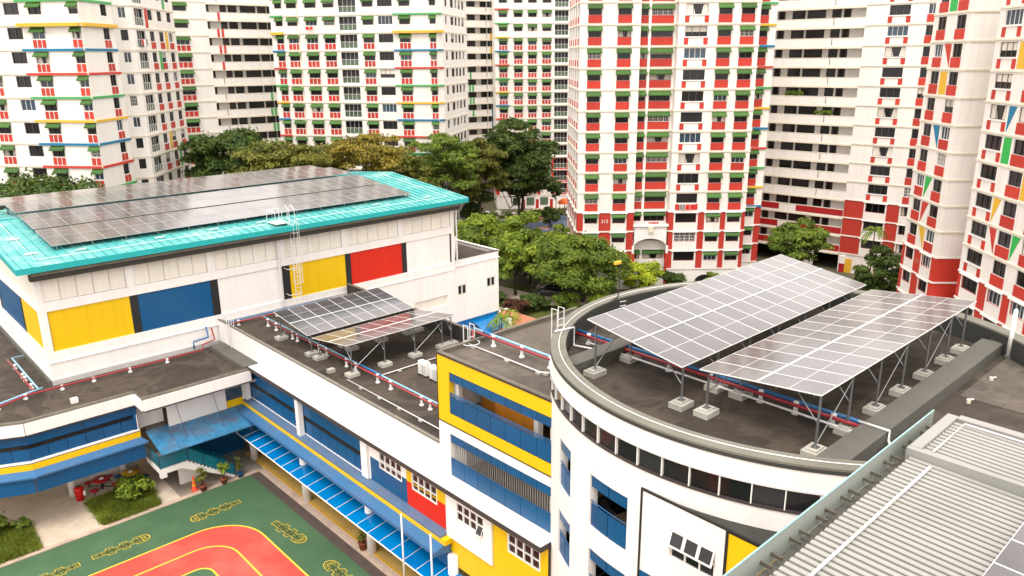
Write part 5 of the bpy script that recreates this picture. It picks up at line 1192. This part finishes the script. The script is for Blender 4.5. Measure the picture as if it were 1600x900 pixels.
# spiky bird deterrents / small aerials on the eave
for x, y, lb in ((20.8, 45.6, 'left'), (20.8, 31.0, 'right')):
    an = thing('aerial', lb + ' small wire aerial fixed on the white eave', 'aerial', (x, y, 7.77), 'aerials on the white eave')
    MB().tube([(x, y, 7.765), (x, y, 8.15)], .015, 5).build('mast', an, 'galv')
    for k in range(5): MB().tube([(x, y, 8.1), (x + .22 * math.cos(R(72 * k)), y + .22 * math.sin(R(72 * k)), 8.3 - .04 * k)], .01, 4).build('rod', an, 'galv')
    MB().tube([(x, y, 7.8), (x - .3, y, 7.66)], .015, 4).build('bracket', an, 'galv_white')

# ------------------------------------------------------------------ vegetation
def mesh_np(name, V, Fq, mats):
    me = bpy.data.meshes.new(name); n, m = len(V), len(Fq)
    me.vertices.add(n); me.vertices.foreach_set('co', V.astype(np.float32).ravel()); me.loops.add(m * 4); me.loops.foreach_set('vertex_index', Fq.astype(np.int32).ravel())
    me.polygons.add(m); me.polygons.foreach_set('loop_start', np.arange(0, m * 4, 4, dtype=np.int32)); me.polygons.foreach_set('loop_total', np.full(m, 4, np.int32))
    for k in mats: me.materials.append(MATS[k])
    me.update(calc_edges=True); me.validate(); return me
def leaf_cloud(rs, C, Rd, n, size, flat=.6, up=.35):
    """n leaf quads spread over ellipsoidal clumps (centres C, radii Rd)"""
    k = rs.integers(0, len(C), n); d = rs.normal(size=(n, 3)); d /= np.linalg.norm(d, axis=1)[:, None]
    d[:, 2] = np.where(d[:, 2] < -.25, -d[:, 2] * .6, d[:, 2])
    rad = np.clip(rs.normal(.82, .24, n), .1, 1.45)
    P = C[k] + d * Rd[k] * rad[:, None]
    nrm = d + rs.normal(size=(n, 3)) * .55; nrm[:, 2] += up; nrm /= np.linalg.norm(nrm, axis=1)[:, None]
    a = np.cross(nrm, rs.normal(size=(n, 3))); a /= np.linalg.norm(a, axis=1)[:, None]; b = np.cross(nrm, a)
    s = size * rs.uniform(.6, 1.4, n)[:, None]; a *= s; b *= s * flat
    V = np.stack([P - a, P - b * .9, P + a, P + b * .9], 1).reshape(-1, 3)
    return V, np.arange(4 * n).reshape(-1, 4)
def tree(name, label, x, y, zb, zt, zc, r, leaf, nclump, nleaf, size, seed, group, trunk_r=.25, squash=.7, multi=1, shape='round', cat='tree'):
    """trunk from zb; crown between zc and zt, radius r"""
    rs = np.random.default_rng(seed); root = thing(name, label, cat, (x, y, zb), group); h = zt - zc; zm = (zt + zc) / 2
    C = []; nclump = int(nclump * 1.7)
    while len(C) < nclump:
        u = rs.uniform(-1, 1, 3); q = np.linalg.norm(u[:2]); 
        if q > 1: continue
        if shape == 'round' and np.linalg.norm(u) > 1: continue
        if shape == 'umbrella':
            top = .55 + .45 * (1 - q ** 2); zz_ = rs.uniform(max(-1, top - 1.15), top)
            u[2] = zz_ * 1.0
        C.append((u[0] * r * .85, u[1] * r * .85, u[2] * h / 2 * .82))
    C = np.array(C) ; cr = r * rs.uniform(.13, .34, nclump) * (34 / nclump) ** .2; nleaf = int(nleaf * (1.55 if shape == 'umbrella' else 2.0)); size = size * .98
    Rd = np.stack([cr, cr, cr * squash], 1); Cw = C + np.array([x, y, zm])
    V, Q = leaf_cloud(rs, Cw, Rd, nleaf, size)
    c0 = Vector((x, y, zb)); V = V - np.array([x, y, zb])
    link('crown', mesh_np('crown', V, Q, [leaf]), c0, 0, root)
    mb = MB()
    for m in range(multi):
        bx, by = x + (rs.uniform(-.5, .5) if multi > 1 else 0), y + (rs.uniform(-.5, .5) if multi > 1 else 0)
        fx, fy = x + rs.uniform(-.1, .1) * r, y + rs.uniform(-.1, .1) * r; fz = zc + h * .1
        mb.tube([(bx, by, zb), ((bx * 2 + fx) / 3 + rs.uniform(-.2, .2), (by * 2 + fy) / 3 + rs.uniform(-.2, .2), zb + (fz - zb) * .4), (fx, fy, fz)], trunk_r / math.sqrt(multi), 8, 0, True, trunk_r * .65 / math.sqrt(multi))
        order = rs.permutation(nclump)[:min(nclump, 9)]
        for i in order:
            c = Cw[i]; mid = (np.array([fx, fy, fz]) * .45 + c * .55) + np.array([0, 0, -abs(rs.normal()) * .12 * h]) 
            mb.tube([(fx, fy, fz - .2), tuple(mid), tuple(c)], trunk_r * .42, 5, 0, True, trunk_r * .08)
    mb.build('trunk', root, 'bark', True)
    return root
BG = 'trees behind the hall'; GG = 'trees in the garden before block 313'
tree('rain_tree', 'spreading dark green tree behind the solar panels, left of the yellowish trees', 44.2, 102.2, GZ, 19.4, 10.5, 6.8, 'leaf_dark', 46, 15000, .26, 11, BG, .4, .55, 1, 'umbrella')
tree('rain_tree', 'olive yellow tree behind the ridge, right of the dark spreading tree', 45.5, 90.9, GZ, 18.4, 12.0, 7.0, 'leaf_olive', 40, 9000, .24, 12, BG, .35, .5, 1, 'umbrella')
tree('rain_tree', 'yellow leaved tree in front of the middle block', 54.3, 86.2, GZ, 20.0, 11.5, 5.9, 'leaf_yellow', 40, 8000, .22, 13, BG, .35, .55, 1, 'umbrella')
tree('rain_tree', 'open green tree with bare grey branches right of the yellow tree', 72.0, 93.0, GZ, 18.4, 6.0, 6.2, 'leaf_mid', 44, 11000, .24, 14, BG, .35, .5, 2, 'umbrella')
tree('rain_tree', 'olive tree behind the right end of the turquoise roof', 81.9, 96.5, GZ, 16.6, 4.0, 5.6, 'leaf_olive', 36, 10000, .25, 15, BG, .35, .6, 1, 'round')
tree('tall_tree', 'tallest dark green tree, in front of the far balcony block', 94.9, 100.2, GZ, 18.6, 3.0, 7.6, 'leaf_dark', 60, 19000, .28, 16, BG, .45, .7, 3, 'round')
tree('tall_tree', 'dark tree behind the hall corner beneath the olive tree', 84.0, 104.0, GZ, 8.5, -.5, 5.5, 'leaf_dark', 34, 9000, .28, 17, BG, .3, .7, 1, 'round')
tree('rain_tree', 'dark green tree at the left edge above the hall roof', 18.0, 92.0, GZ, 16.6, 10.8, 6.4, 'leaf_dark', 36, 9000, .22, 18, BG, .35, .6, 1, 'umbrella')
tree('garden_tree', 'green tree right of the turquoise roof corner', 70.0, 83.0, GZ, 7.3, -.8, 4.8, 'leaf_bright', 30, 9000, .24, 21, GG, .22)
tree('garden_tree', 'bright green tree in the middle of the garden', 73.8, 77.0, GZ, 8.0, -.5, 3.8, 'leaf_bright', 26, 8000, .22, 22, GG, .2)
tree('garden_tree', 'small bright tree below the playground', 78.5, 74.0, GZ, 5.8, -.8, 2.8, 'leaf_bright', 22, 5000, .22, 23, GG, .18)
tree('garden_tree', 'dense green tree beside the annex wall', 61.8, 72.6, GZ, 7.0, -1.0, 4.0, 'leaf_mid', 28, 9000, .22, 24, GG, .22)
tree('garden_tree', 'green tree between the annex tree and big round tree', 66.0, 70.6, GZ, 6.6, .4, 3.6, 'leaf_bright', 24, 6500, .22, 25, GG, .2)
tree('garden_tree', 'big round tree standing before block 313', 70.2, 62.8, GZ, 7.2, -1.0, 6.4, 'leaf_mid', 52, 21000, .20, 26, GG, .3)
tree('garden_tree', 'small leafy tree at the left foot of block 313', 74.6, 69.2, GZ, 6.2, .0, 2.8, 'leaf_bright', 20, 5000, .22, 27, GG, .18)
tree('lime_tree', 'yellow green feathery tree at the foot of the arch', 77.4, 59.2, GZ, 3.4, -1.3, 2.9, 'leaf_lime', 26, 7000, .17, 28, GG, .14)
tree('garden_tree', 'round tree before the red lower corridors of the corridor block', 91.8, 45.9, GZ, 8.7, 2.4, 4.3, 'leaf_mid', 34, 10000, .22, 31, GG, .22, .55)
tree('garden_tree', 'dark bushy tree between the corridor block and the right corner block', 92.2, 35.6, GZ, 7.0, -.8, 3.0, 'leaf_dark', 30, 8000, .22, 32, GG, .2)
tree('small_tree', 'slim young tree beside the orange playground roof', 104.0, 100.2, GZ, 6.4, 2.2, 1.5, 'leaf_dark', 14, 1800, .22, 33, GG, .1)
tree('bush', 'dark conical bush on the playground edge', 99.2, 96.8, GZ, 2.4, -1.5, 2.0, 'leaf_dark', 16, 3000, .22, 34, GG, .12, cat='bush')
for i, (x, y, zt, r, lf, lb) in enumerate(((60.6, 64.8, .6, 1.7, 'leaf_maroon', 'maroon leaved shrub behind the black and white kerb'), (63.6, 64.6, .5, 2.0, 'leaf_dark', 'dark hedge mound right of the maroon shrub'), (66.2, 61.8, .9, 1.8, 'leaf_mid', 'green shrub below the parked car'), (59.5, 67.5, 1.6, 2.0, 'leaf_dark', 'dark shrub against the annex corner'), (68.8, 58.6, .8, 1.6, 'leaf_bright', 'bright shrub under the big round tree'), (81.0, 57.0, 2.2, 1.8, 'leaf_dark', 'dark green bush right of the lime tree'), (85.0, 53.5, 1.2, 1.5, 'leaf_mid', 'small bush at the base arches of block 313'))):
    tree('bush', lb, x, y, GZ, zt, GZ + .1, r, lf, 14, 2600, .17, 50 + i, 'shrubs in the garden', .06, .8, 1, 'round', 'bush')
tree('garden_tree', 'leafy tree filling the gap below the playground', 71.0, 73.2, GZ, 6.6, -.6, 3.6, 'leaf_mid', 26, 7000, .22, 35, GG, .2)
tree('garden_tree', 'green tree behind the annex near the hall corner', 66.4, 79.5, GZ, 6.6, -1.0, 4.0, 'leaf_mid', 26, 7000, .22, 36, GG, .2)
tree('rain_tree', 'green tree between the yellow tree and the open tree behind the ridge', 62.5, 91.0, GZ, 17.0, 8.0, 5.2, 'leaf_olive', 34, 8000, .24, 37, BG, .3, .55, 1, 'umbrella')
for n_, a_, b_, lb, sd_ in ((8, 10.6, 13.4, 'plants trailing over a corridor parapet of the block right of 313', 41), (7, 15.8, 18.2, 'second, paler row of corridor plants one floor lower', 42)):
    rs = np.random.default_rng(sd_); F_ = Frame(F5.p(-9, 0, 0)[:2], F5.p(22.5, 0, 0)[:2]); root = thing('corridor_plants', lb, 'plant', F_.p((a_ + b_) / 2, -.3, zf(n_) + .9), 'corridor plants'); C = np.array([F_.p(a_ + (b_ - a_) * rs.random(), -.15 - .2 * rs.random(), zf(n_) + 1.15 + .35 * rs.random()) for _ in range(14)])
    V, Q = leaf_cloud(rs, C, np.full((14, 3), .35), 900, .13); link('leaves', mesh_np('leaves', V - np.array(WL[root.name]), Q, ['leaf_mid']), WL[root.name], 0, root)
    mb = MB(); mb.fbox(F_, a_, b_, -.5, -.2, zf(n_) + .55, zf(n_) + .85); mb.build('trough', root, 'terracotta')
def palm(label, x, y, zb, h, nf, lf, seed, leaf='leaf_bright', stems=1):
    rs = np.random.default_rng(seed); root = thing('palm_tree', label, 'palm', (x, y, zb), 'palms'); V = []; Q = []; mb = MB(); k = 0
    for st in range(stems):
        ox, oy = (rs.uniform(-.5, .5), rs.uniform(-.5, .5)) if stems > 1 else (0, 0); hh = h * rs.uniform(.75, 1.0) if stems > 1 else h
        mb.tube([(x + ox * .5, y + oy * .5, zb), (x + ox, y + oy, zb + hh)], .10, 7, 0, True, .06)
        for i in range(nf):
            az = 2 * math.pi * i / nf + rs.uniform(-.2, .2); el = rs.uniform(.35, 1.1); L = lf * rs.uniform(.8, 1.1); prev = np.array([x + ox, y + oy, zb + hh]); n = 9; dz = math.sin(el); dr = math.cos(el)
            for j in range(n):
                dz -= .24; v = np.array([math.cos(az) * dr, math.sin(az) * dr, dz]); v /= np.linalg.norm(v); nx = prev + v * L / n
                side = np.cross(v, [0, 0, 1.0]); side /= np.linalg.norm(side) + 1e-6
                for sg in (-1, 1):
                    w_ = .33 * L * math.sin(math.pi * (j + .8) / (n + .6)) * .55; tip = nx + side * sg * w_ + v * w_ * .5 - np.array([0, 0, w_ * .45])
                    V += [prev, nx, tip, prev + (tip - prev) * .6]; Q.append((k, k + 1, k + 2, k + 3)); k += 4
                prev = nx
    link('fronds', mesh_np('fronds', np.array(V) - np.array([x, y, zb]), np.array(Q), [leaf]), (x, y, zb), 0, root); mb.build('trunk', root, 'bark', True)
palm('palm with drooping fronds before the red corridor block', 93.4, 37.2, GZ, 9.6, 12, 2.4, 61, 'leaf_mid')
palm('clump of feathery palms at the annex entrance canopy', 47.4, 52.6, 0, 4.2, 7, 2.0, 62, 'leaf_bright', 2)
palm('clump of palms beside the annex corner column', 50.4, 55.0, 0, 3.6, 7, 1.9, 63, 'leaf_bright', 3)
# grass beds on the forecourt with leafy plants
def grass_bed(label, poly, seed, nb, z=.05):
    rs = np.random.default_rng(seed); xs = [p[0] for p in poly]; ys = [p[1] for p in poly]; root = thing('grass_bed', label, 'grass bed', ((min(xs) + max(xs)) / 2, (min(ys) + max(ys)) / 2, z), 'grass beds by the court')
    MB().prism(poly, z, z + .05).build('soil', root, 'soil'); P = rs.uniform((min(xs), min(ys)), (max(xs), max(ys)), (nb, 2)); ok = np.ones(nb, bool)
    for (a, b), (c, d) in zip(poly, poly[1:] + poly[:1]): ok &= (c - a) * (P[:, 1] - b) - (d - b) * (P[:, 0] - a) > 0
    P = P[ok]; P = P + rs.normal(size=P.shape) * .09; n = len(P); az = rs.uniform(0, 6.28, n); h = rs.uniform(.10, .34, n) * (.75 + .5 * np.sin(P[:, 0] * 2.3) * np.sin(P[:, 1] * 1.9)); ln_ = rs.normal(size=(n, 2)) * .12; w_ = .02
    B = np.c_[P, np.full(n, z + .03)]; s = np.c_[np.cos(az) * w_, np.sin(az) * w_, np.zeros(n)]; T = B + np.c_[ln_, h]
    V = np.stack([B - s, B + s, T + s * .5, T - s * .5], 1).reshape(-1, 3) - np.array(WL[root.name]); g_ = link('grass', mesh_np('grass', V, np.arange(4 * n).reshape(-1, 4), ['grass_blade']), WL[root.name], 0, root); stuff(g_)
grass_bed('larger grass bed between the red bin and the stairs', [(10.15, 48.75), (13.55, 48.75), (13.85, 51.6), (12.4, 52.7), (10.1, 52.1)], 71, 26000)
grass_bed('grass bed cut by the left edge of the picture', [(2.0, 48.75), (6.6, 48.75), (6.75, 52.2), (5.2, 53.2), (2.0, 53.4)], 72, 30000)
def leafy(label, x, y, z, r, h, n, size, seed, leaf, name='leafy_plant', nc=12):
    rs = np.random.default_rng(seed); root = thing(name, label, 'plant', (x, y, z), 'leafy plants by the court'); C = np.c_[rs.uniform(-r, r, nc) * .7, rs.uniform(-r, r, nc) * .7, rs.uniform(.35, .85, nc) * h] + np.array([x, y, z]); Rd = np.full((nc, 3), r * .38)
    V, Q = leaf_cloud(rs, C, Rd, n, size, .42, .5); link('leaves', mesh_np('leaves', V - np.array([x, y, z]), Q, [leaf]), (x, y, z), 0, root); mb = MB()
    for c in C[:8]: mb.tube([(x, y, z), tuple(c)], .02, 5)
    mb.build('stems', root, 'bark')
leafy('broad leaved plant growing in the larger grass bed', 12.7, 50.9, .15, 1.15, 1.2, 900, .17, 73, 'leaf_bright')
leafy('dark leafy shrub at the back of the left grass bed', 4.6, 52.4, .15, 1.1, .8, 700, .15, 74, 'leaf_mid')
leafy('small shrub at the right corner of the left grass bed', 6.3, 51.6, .15, .5, .6, 300, .13, 75, 'leaf_mid')
def potted(label, x, y, ph, pr, h, r, seed, leaf, potm='terracotta', z=.06):
    root = thing('potted_plant', label, 'potted plant', (x, y, z), 'potted plants by the court'); mb = MB(); mb.lathe(x, y, [(0, z + .002), (pr * .7, z + .002), (pr, z + ph), (pr * 1.08, z + ph), (pr * 1.08, z + ph * .85), (pr * .9, z + ph * .85), (0, z + ph * .86)], 14); mb.build('pot', root, potm, True)
    rs = np.random.default_rng(seed); nc = 9; C = np.c_[rs.uniform(-r, r, nc) * .6, rs.uniform(-r, r, nc) * .6, rs.uniform(.25, 1.0, nc) * h] + np.array([x, y, z + ph]); V, Q = leaf_cloud(rs, C, np.full((nc, 3), r * .45), 420, .085, .4, .4)
    link('leaves', mesh_np('leaves', V - np.array([x, y, z]), Q, [leaf]), (x, y, z), 0, root); sm_ = MB()
    for c in C: sm_.tube([(x, y, z + ph * .8), tuple(c)], .012, 4)
    sm_.build('stems', root, 'bark')
potted('terracotta pot with a tall green plant beside the orange cone', 16.35, 48.5, .42, .25, 1.15, .5, 81, 'leaf_olive')
potted('brown pot with an upright plant at the middle of the stairs', 17.75, 48.45, .38, .23, 1.3, .4, 82, 'leaf_bright')
potted('dark blue pot with a slim plant at the foot of the stairs', 18.95, 48.5, .34, .2, 1.2, .24, 83, 'leaf_olive', 'bench_blue')
potted('dark pot with spiky plant beside the third canopy column', 20.55, 35.35, .5, .26, .7, .42, 84, 'leaf_olive', 'terracotta', .13)

# ------------------------------------------------------------------ things on the forecourt
cn = thing('traffic_cone', 'tall orange and red traffic cone under the stairs', 'cone', (15.95, 49.0, .06)); mb = MB(); mb.box(15.73, 16.17, 48.78, 49.22, .062, .1); mb.build('base', cn, 'cone_orange')
mb = MB(); mb.lathe(15.95, 49.0, [(.19, .1), (.06, 1.0), (.045, 1.12), (0, 1.13)], 14); mb.build('cone', cn, 'cone_orange', True)
for z0, z1 in ((.42, .55), (.72, .84)): r_ = lambda z: .19 - .13 * (z - .1) / .9 + .004; MB().lathe(15.95, 49.0, [(r_(z0), z0), (r_(z1), z1)], 14).build('band', cn, 'table_yellow', True)
bn = thing('litter_bin', 'red cylindrical litter bin beside the white column', 'bin', (9.95, 53.05, .05)); MB().lathe(9.95, 53.05, [(0, .052), (.25, .052), (.3, .9), (.26, 1.0), (0, 1.02)], 18).build('body', bn, 'plastic_red', True); MB().lathe(9.95, 53.05, [(0, 1.022), (.12, 1.024), (.12, 1.03), (0, 1.032)], 12).build('opening', bn, 'black'); 
MB().box(10.12, 10.25, 52.76, 52.8, .4, .75).build('sticker', bn, 'print_white')
def picnic(label, x, y, top, seatm, seed):
    r = thing('picnic_table', label, 'table', (x, y, .05), 'tables under the stair block'); z = .05
    MB().lathe(x, y, [(0, z + .72), (.55, z + .72), (.57, z + .75), (.55, z + .78), (0, z + .78)], 20).build('table_top', r, top, True); MB().cyl(x, y, z, z + .72, .07, 8).build('pedestal', r, 'black')
    for k in range(4):
        a = R(45 + 90 * k); sx, sy = x + .95 * math.cos(a), y + .95 * math.sin(a); MB().lathe(sx, sy, [(0, z + .42), (.26, z + .42), (.27, z + .46), (0, z + .47)], 12).build('seat', r, seatm, True); MB().tube([(x, y, z + .2), (sx, sy, z + .2), (sx, sy, z + .42)], .03, 6).build('arm', r, 'black'); MB().tube([(sx, sy, z), (sx, sy, z + .2)], .03, 6).build('leg', r, 'black')
picnic('red picnic table behind the larger grass bed', 11.45, 53.5, 'bench_red', 'bench_red', 1); picnic('yellow topped table with blue seats near the stairs', 13.2, 53.1, 'table_yellow', 'bench_blue', 2)
for x, y, lb in ((11.45, 53.45, 'white paper on the red picnic table'), (13.2, 53.05, 'white paper on the yellow table')):
    mb = MB(); rs_ = random.Random(5)
    mb.add([(x - .14, y - .1, .834), (x + .12, y - .12, .836), (x + .15, y + .1, .90), (x - .1, y + .13, .84), (x, y, .95)], [(0, 1, 4), (1, 2, 4), (2, 3, 4), (3, 0, 4)]); tag(mb.build('paper', None, 'print_white'), lb, 'paper')
be = thing('bench', 'black bench standing under the blue walkway canopy', 'bench', (21.9, 32.5, .14)); MB().box(21.5, 21.95, 31.2, 33.9, .58, .64).build('seat', be, 'black'); MB().box(22.0, 22.06, 31.2, 33.9, .75, 1.1).build('backrest', be, 'black')
for y in (31.4, 32.5, 33.7): MB().tube([(21.45, y, .145), (21.6, y, .4), (21.55, y, .58)], .03, 6).build('leg', be, 'black'); MB().tube([(22.05, y, .145), (22.0, y, .6), (22.05, y, .8)], .03, 6).build('leg', be, 'black')

# ------------------------------------------------------------------ garden, playground, path
struct(MB().box(52, 70, 56, 75, GZ, GZ + .02).build('lawn', None, 'lawn')); struct(MB().prism([(50, 47), (57.9, 47), (57.9, 63.2), (50, 63.2)], -.01, .02).build('red_paving', None, 'brick_paving'))
sk = thing('striped_kerb', 'black and white striped kerb by the red paving', 'kerb', (54, 63.3, 0))
for k in range(14): MB().box(50.2 + k * .55, 50.2 + k * .55 + .54, 63.2, 63.45, .0, .2).build('kerb_stone', sk, 'print_white' if k % 2 else 'black')
struct(MB().prism([(60, 86), (64, 66.6), (76, 55), (78, 57), (68, 70), (66, 88)], GZ + .021, GZ + .035).build('path', None, 'paving'))
pg = MB(); pg.add([(100 + 9 * math.cos(R(12 * k)), 101 + 6.5 * math.sin(R(12 * k)), GZ + .03) for k in range(30)], [tuple(range(30))]); struct(pg.build('playground_floor', None, 'play_blue'))
pg = MB(); pg.add([(103 + 3.6 * math.cos(R(12 * k)), 104 + 2.2 * math.sin(R(12 * k)), GZ + .04) for k in range(30)], [tuple(range(30))]); struct(pg.build('playground_patch', None, 'play_red'))
pg = MB(); pg.add([(98 + (2.6 if k % 2 else 1.3) * math.cos(R(36 * k)), 97.3 + (2.0 if k % 2 else 1.0) * math.sin(R(36 * k)), GZ + .045) for k in range(10)], [tuple(range(10))]); struct(pg.build('playground_star', None, 'play_pink'))
struct(MB().box(90, 125, 107.5, 112, GZ + .004, GZ + .02).build('footpath', None, 'paving'))
ho = thing('play_shelter', 'playground shelter with a round orange roof beside block 313', 'shelter', (106.3, 100.0, GZ)); MB().lathe(106.3, 100.0, [(1.35, 1.55), (1.3, 1.75), (.8, 2.2), (.25, 2.45), (0, 2.5)], 20).build('roof', ho, 'canopy_orange', True)
for k in range(4): MB().cyl(106.3 + .9 * math.cos(R(45 + 90 * k)), 100 + .9 * math.sin(R(45 + 90 * k)), GZ, 1.8, .06, 6).build('post', ho, 'galv')
MB().box(105.6, 107, 99.3, 100.7, .1, .2).build('deck', ho, 'play_red')
for x, y, lb in ((97.5, 112.5, 'left'), (99.4, 111.3, 'right')):
    b_ = thing('planter_box', lb + ' small white box by the far playground hedge', 'planter', (x, y, GZ), 'white boxes by the playground'); MB().box(x - .6, x + .6, y - .4, y + .4, GZ + .01, GZ + 1.0).build('body', b_, 'white'); MB().box(x - .5, x + .5, y - .3, y + .3, GZ + 1.0, GZ + 1.08).build('rim', b_, 'cream')
hg = np.random.default_rng(9); C = np.c_[hg.uniform(88, 112, 60), np.zeros(60), hg.uniform(GZ + .2, GZ + .8, 60)]; C[:, 1] = 113.5 - (C[:, 0] - 88) * .45 + hg.uniform(-.5, .5, 60)
V, Q = leaf_cloud(hg, C, np.full((60, 3), .8), 7000, .2); hgr = thing('hedge', 'low trimmed hedge beyond the playground', 'hedge', (100, 109, GZ)); link('leaves', mesh_np('leaves', V - np.array([100, 109, GZ]), Q, ['leaf_mid']), (100, 109, GZ), 0, hgr)
mb = MB()
for c in C[::4]: mb.tube([(c[0], c[1], GZ), (c[0], c[1], c[2] + .3)], .03, 5)
mb.build('stems', hgr, 'bark')

# ------------------------------------------------------------------ two people by the car
def person(label, x, y, z, face, h, top, legs, seed, carry=False):
    root = thing('person', label, 'person', (x, y, z), 'people on the garden path'); rs = random.Random(seed); ca, sa = math.cos(face), math.sin(face)
    def W(f, s, u): return Vector((f * ca - s * sa, f * sa + s * ca, u * h))
    J = {'pel': (0, 0, .53), 'wai': (0, 0, .62), 'che': (.01, 0, .74), 'nec': (.01, 0, .84), 'hea': (.02, 0, .90), 'top': (.02, 0, .985)}
    for sd, sg in (('l', 1), ('r', -1)):
        st = .10 * sg
        J.update({'hip' + sd: (0, .055 * h * sg, .51), 'kne' + sd: (.05 + st * .4, .06 * h * sg, .28), 'ank' + sd: (-.02 + st, .06 * h * sg, .045), 'toe' + sd: (.13 + st, .065 * h * sg, .02),
                  'sho' + sd: (0, .11 * h * sg, .81), 'elb' + sd: (-.02 - st * .3, .15 * h * sg, .64), 'wri' + sd: (.08 - st * .5, .15 * h * sg, .50), 'han' + sd: (.12 - st * .5, .15 * h * sg, .46)})
    E = [('pel', 'wai'), ('wai', 'che'), ('che', 'nec'), ('nec', 'hea'), ('hea', 'top')] + [(a + s, b + s) for s in 'lr' for a, b in (('hip', 'kne'), ('kne', 'ank'), ('ank', 'toe'), ('sho', 'elb'), ('elb', 'wri'), ('wri', 'han'))] + [('pel', 'hip' + s) for s in 'lr'] + [('che', 'sho' + s) for s in 'lr']
    rad = {'pel': .13, 'wai': .115, 'che': .135, 'nec': .055, 'hea': .095, 'top': .07, 'hip': .085, 'kne': .06, 'ank': .042, 'toe': .035, 'sho': .062, 'elb': .045, 'wri': .033, 'han': .038}
    names = list(J); me = bpy.data.meshes.new('body'); me.from_pydata([W(*J[n]) for n in names], [(names.index(a), names.index(b)) for a, b in E], [])
    tmp = bpy.data.objects.new('body', me); COL.objects.link(tmp); sk = tmp.modifiers.new('s', 'SKIN'); su = tmp.modifiers.new('d', 'SUBSURF'); su.levels = 2; su.render_levels = 2
    for i, n in enumerate(names):
        r_ = rad[n if n in rad else n[:3]]; me.skin_vertices[0].data[i].radius = (r_, r_ * (1.0 if n not in ('che', 'wai') else 1.15)); me.skin_vertices[0].data[i].use_root = n == 'pel'
    dg = bpy.context.evaluated_depsgraph_get(); m2 = bpy.data.meshes.new_from_object(tmp.evaluated_get(dg)); bpy.data.objects.remove(tmp)
    for k in (top, legs, 'skin', 'hair'): m2.materials.append(MATS[k])
    for p in m2.polygons:
        u = p.center.z / h; q = Vector((p.center.x, p.center.y)); s = -q.x * sa + q.y * ca; f = q.x * ca + q.y * sa
        p.material_index = 3 if (u > .945 or (u > .88 and f < .0)) else 2 if u > .845 or (u < .53 and abs(s) > .125 * h) else 0 if u > .52 else 1
        p.use_smooth = True
    link('body', m2, (x, y, z), 0, root)
    return root
person('person in dark clothes standing on the garden path, on the left', 67.4, 69.0, GZ + .035, R(-60), 1.68, 'cloth_dark', 'cloth_dark', 1)
person('person in grey top standing close beside the car', 68.2, 68.6, GZ + .035, R(200), 1.62, 'cloth_grey', 'cloth_dark', 2)
def car(x, y, z, ang):
    r = thing('parked_car', 'dark grey car parked on the garden path by two people', 'car', (x, y, z)); ca, sa = math.cos(ang), math.sin(ang)
    def W(f, s, u): return (x + f * ca - s * sa, y + f * sa + s * ca, z + u)
    def loft(secs, mi=0):
        mb = MB(); n = len(secs[0]); mb.add([W(*p) for s_ in secs for p in s_], [(i * n + k, i * n + (k + 1) % n, (i + 1) * n + (k + 1) % n, (i + 1) * n + k) for i in range(len(secs) - 1) for k in range(n)] + [tuple(range(n - 1, -1, -1)), tuple(range((len(secs) - 1) * n, len(secs) * n))], mi); return mb
    def sec(f, w_, z0, z1): return [(f, -w_, z0), (f, w_, z0), (f, w_ * 1.02, (z0 + z1) / 2), (f, w_ * .94, z1), (f, -w_ * .94, z1), (f, -w_ * 1.02, (z0 + z1) / 2)]
    loft([sec(-2.1, .72, .35, .75), sec(-1.9, .84, .25, .92), sec(-.8, .87, .22, .95), sec(.9, .87, .22, .93), sec(1.7, .84, .25, .82), sec(2.15, .7, .35, .66)]).build('body', r, 'car_paint', True)
    loft([sec(-1.75, .70, .93, 1.0), sec(-1.1, .66, .93, 1.42), sec(.1, .66, .93, 1.45), sec(1.0, .70, .92, .98)]).build('cabin', r, 'glass_dark', True)
    loft([[(-1.05, -.56, 1.435), (-1.05, .56, 1.435), (-1.05, .5, 1.47), (-1.05, -.5, 1.47)], [(.1, -.56, 1.465), (.1, .56, 1.465), (.1, .5, 1.50), (.1, -.5, 1.50)]]).build('roof', r, 'car_paint')
    for f in (-1.3, 1.35):
        for s in (-.86, .86):
            wh = MB().tube([W(f, s - .09, .31), W(f, s + .09, .31)], .31, 16).build('wheel', r, 'tyre', True); MB().tube([W(f, s - .1, .31), W(f, s + .1, .31)], .18, 12).build('rim', wh, 'galv', True)
    for s in (-.55, .55): MB().tube([W(2.1, s - .12, .62), W(2.1, s + .12, .62)], .07, 8).build('headlight', r, 'frame_white', True); MB().tube([W(-2.08, s - .12, .72), W(-2.08, s + .12, .72)], .06, 8).build('tail_light', r, 'plastic_red', True)
car(69.3, 67.4, GZ + .035, R(118))
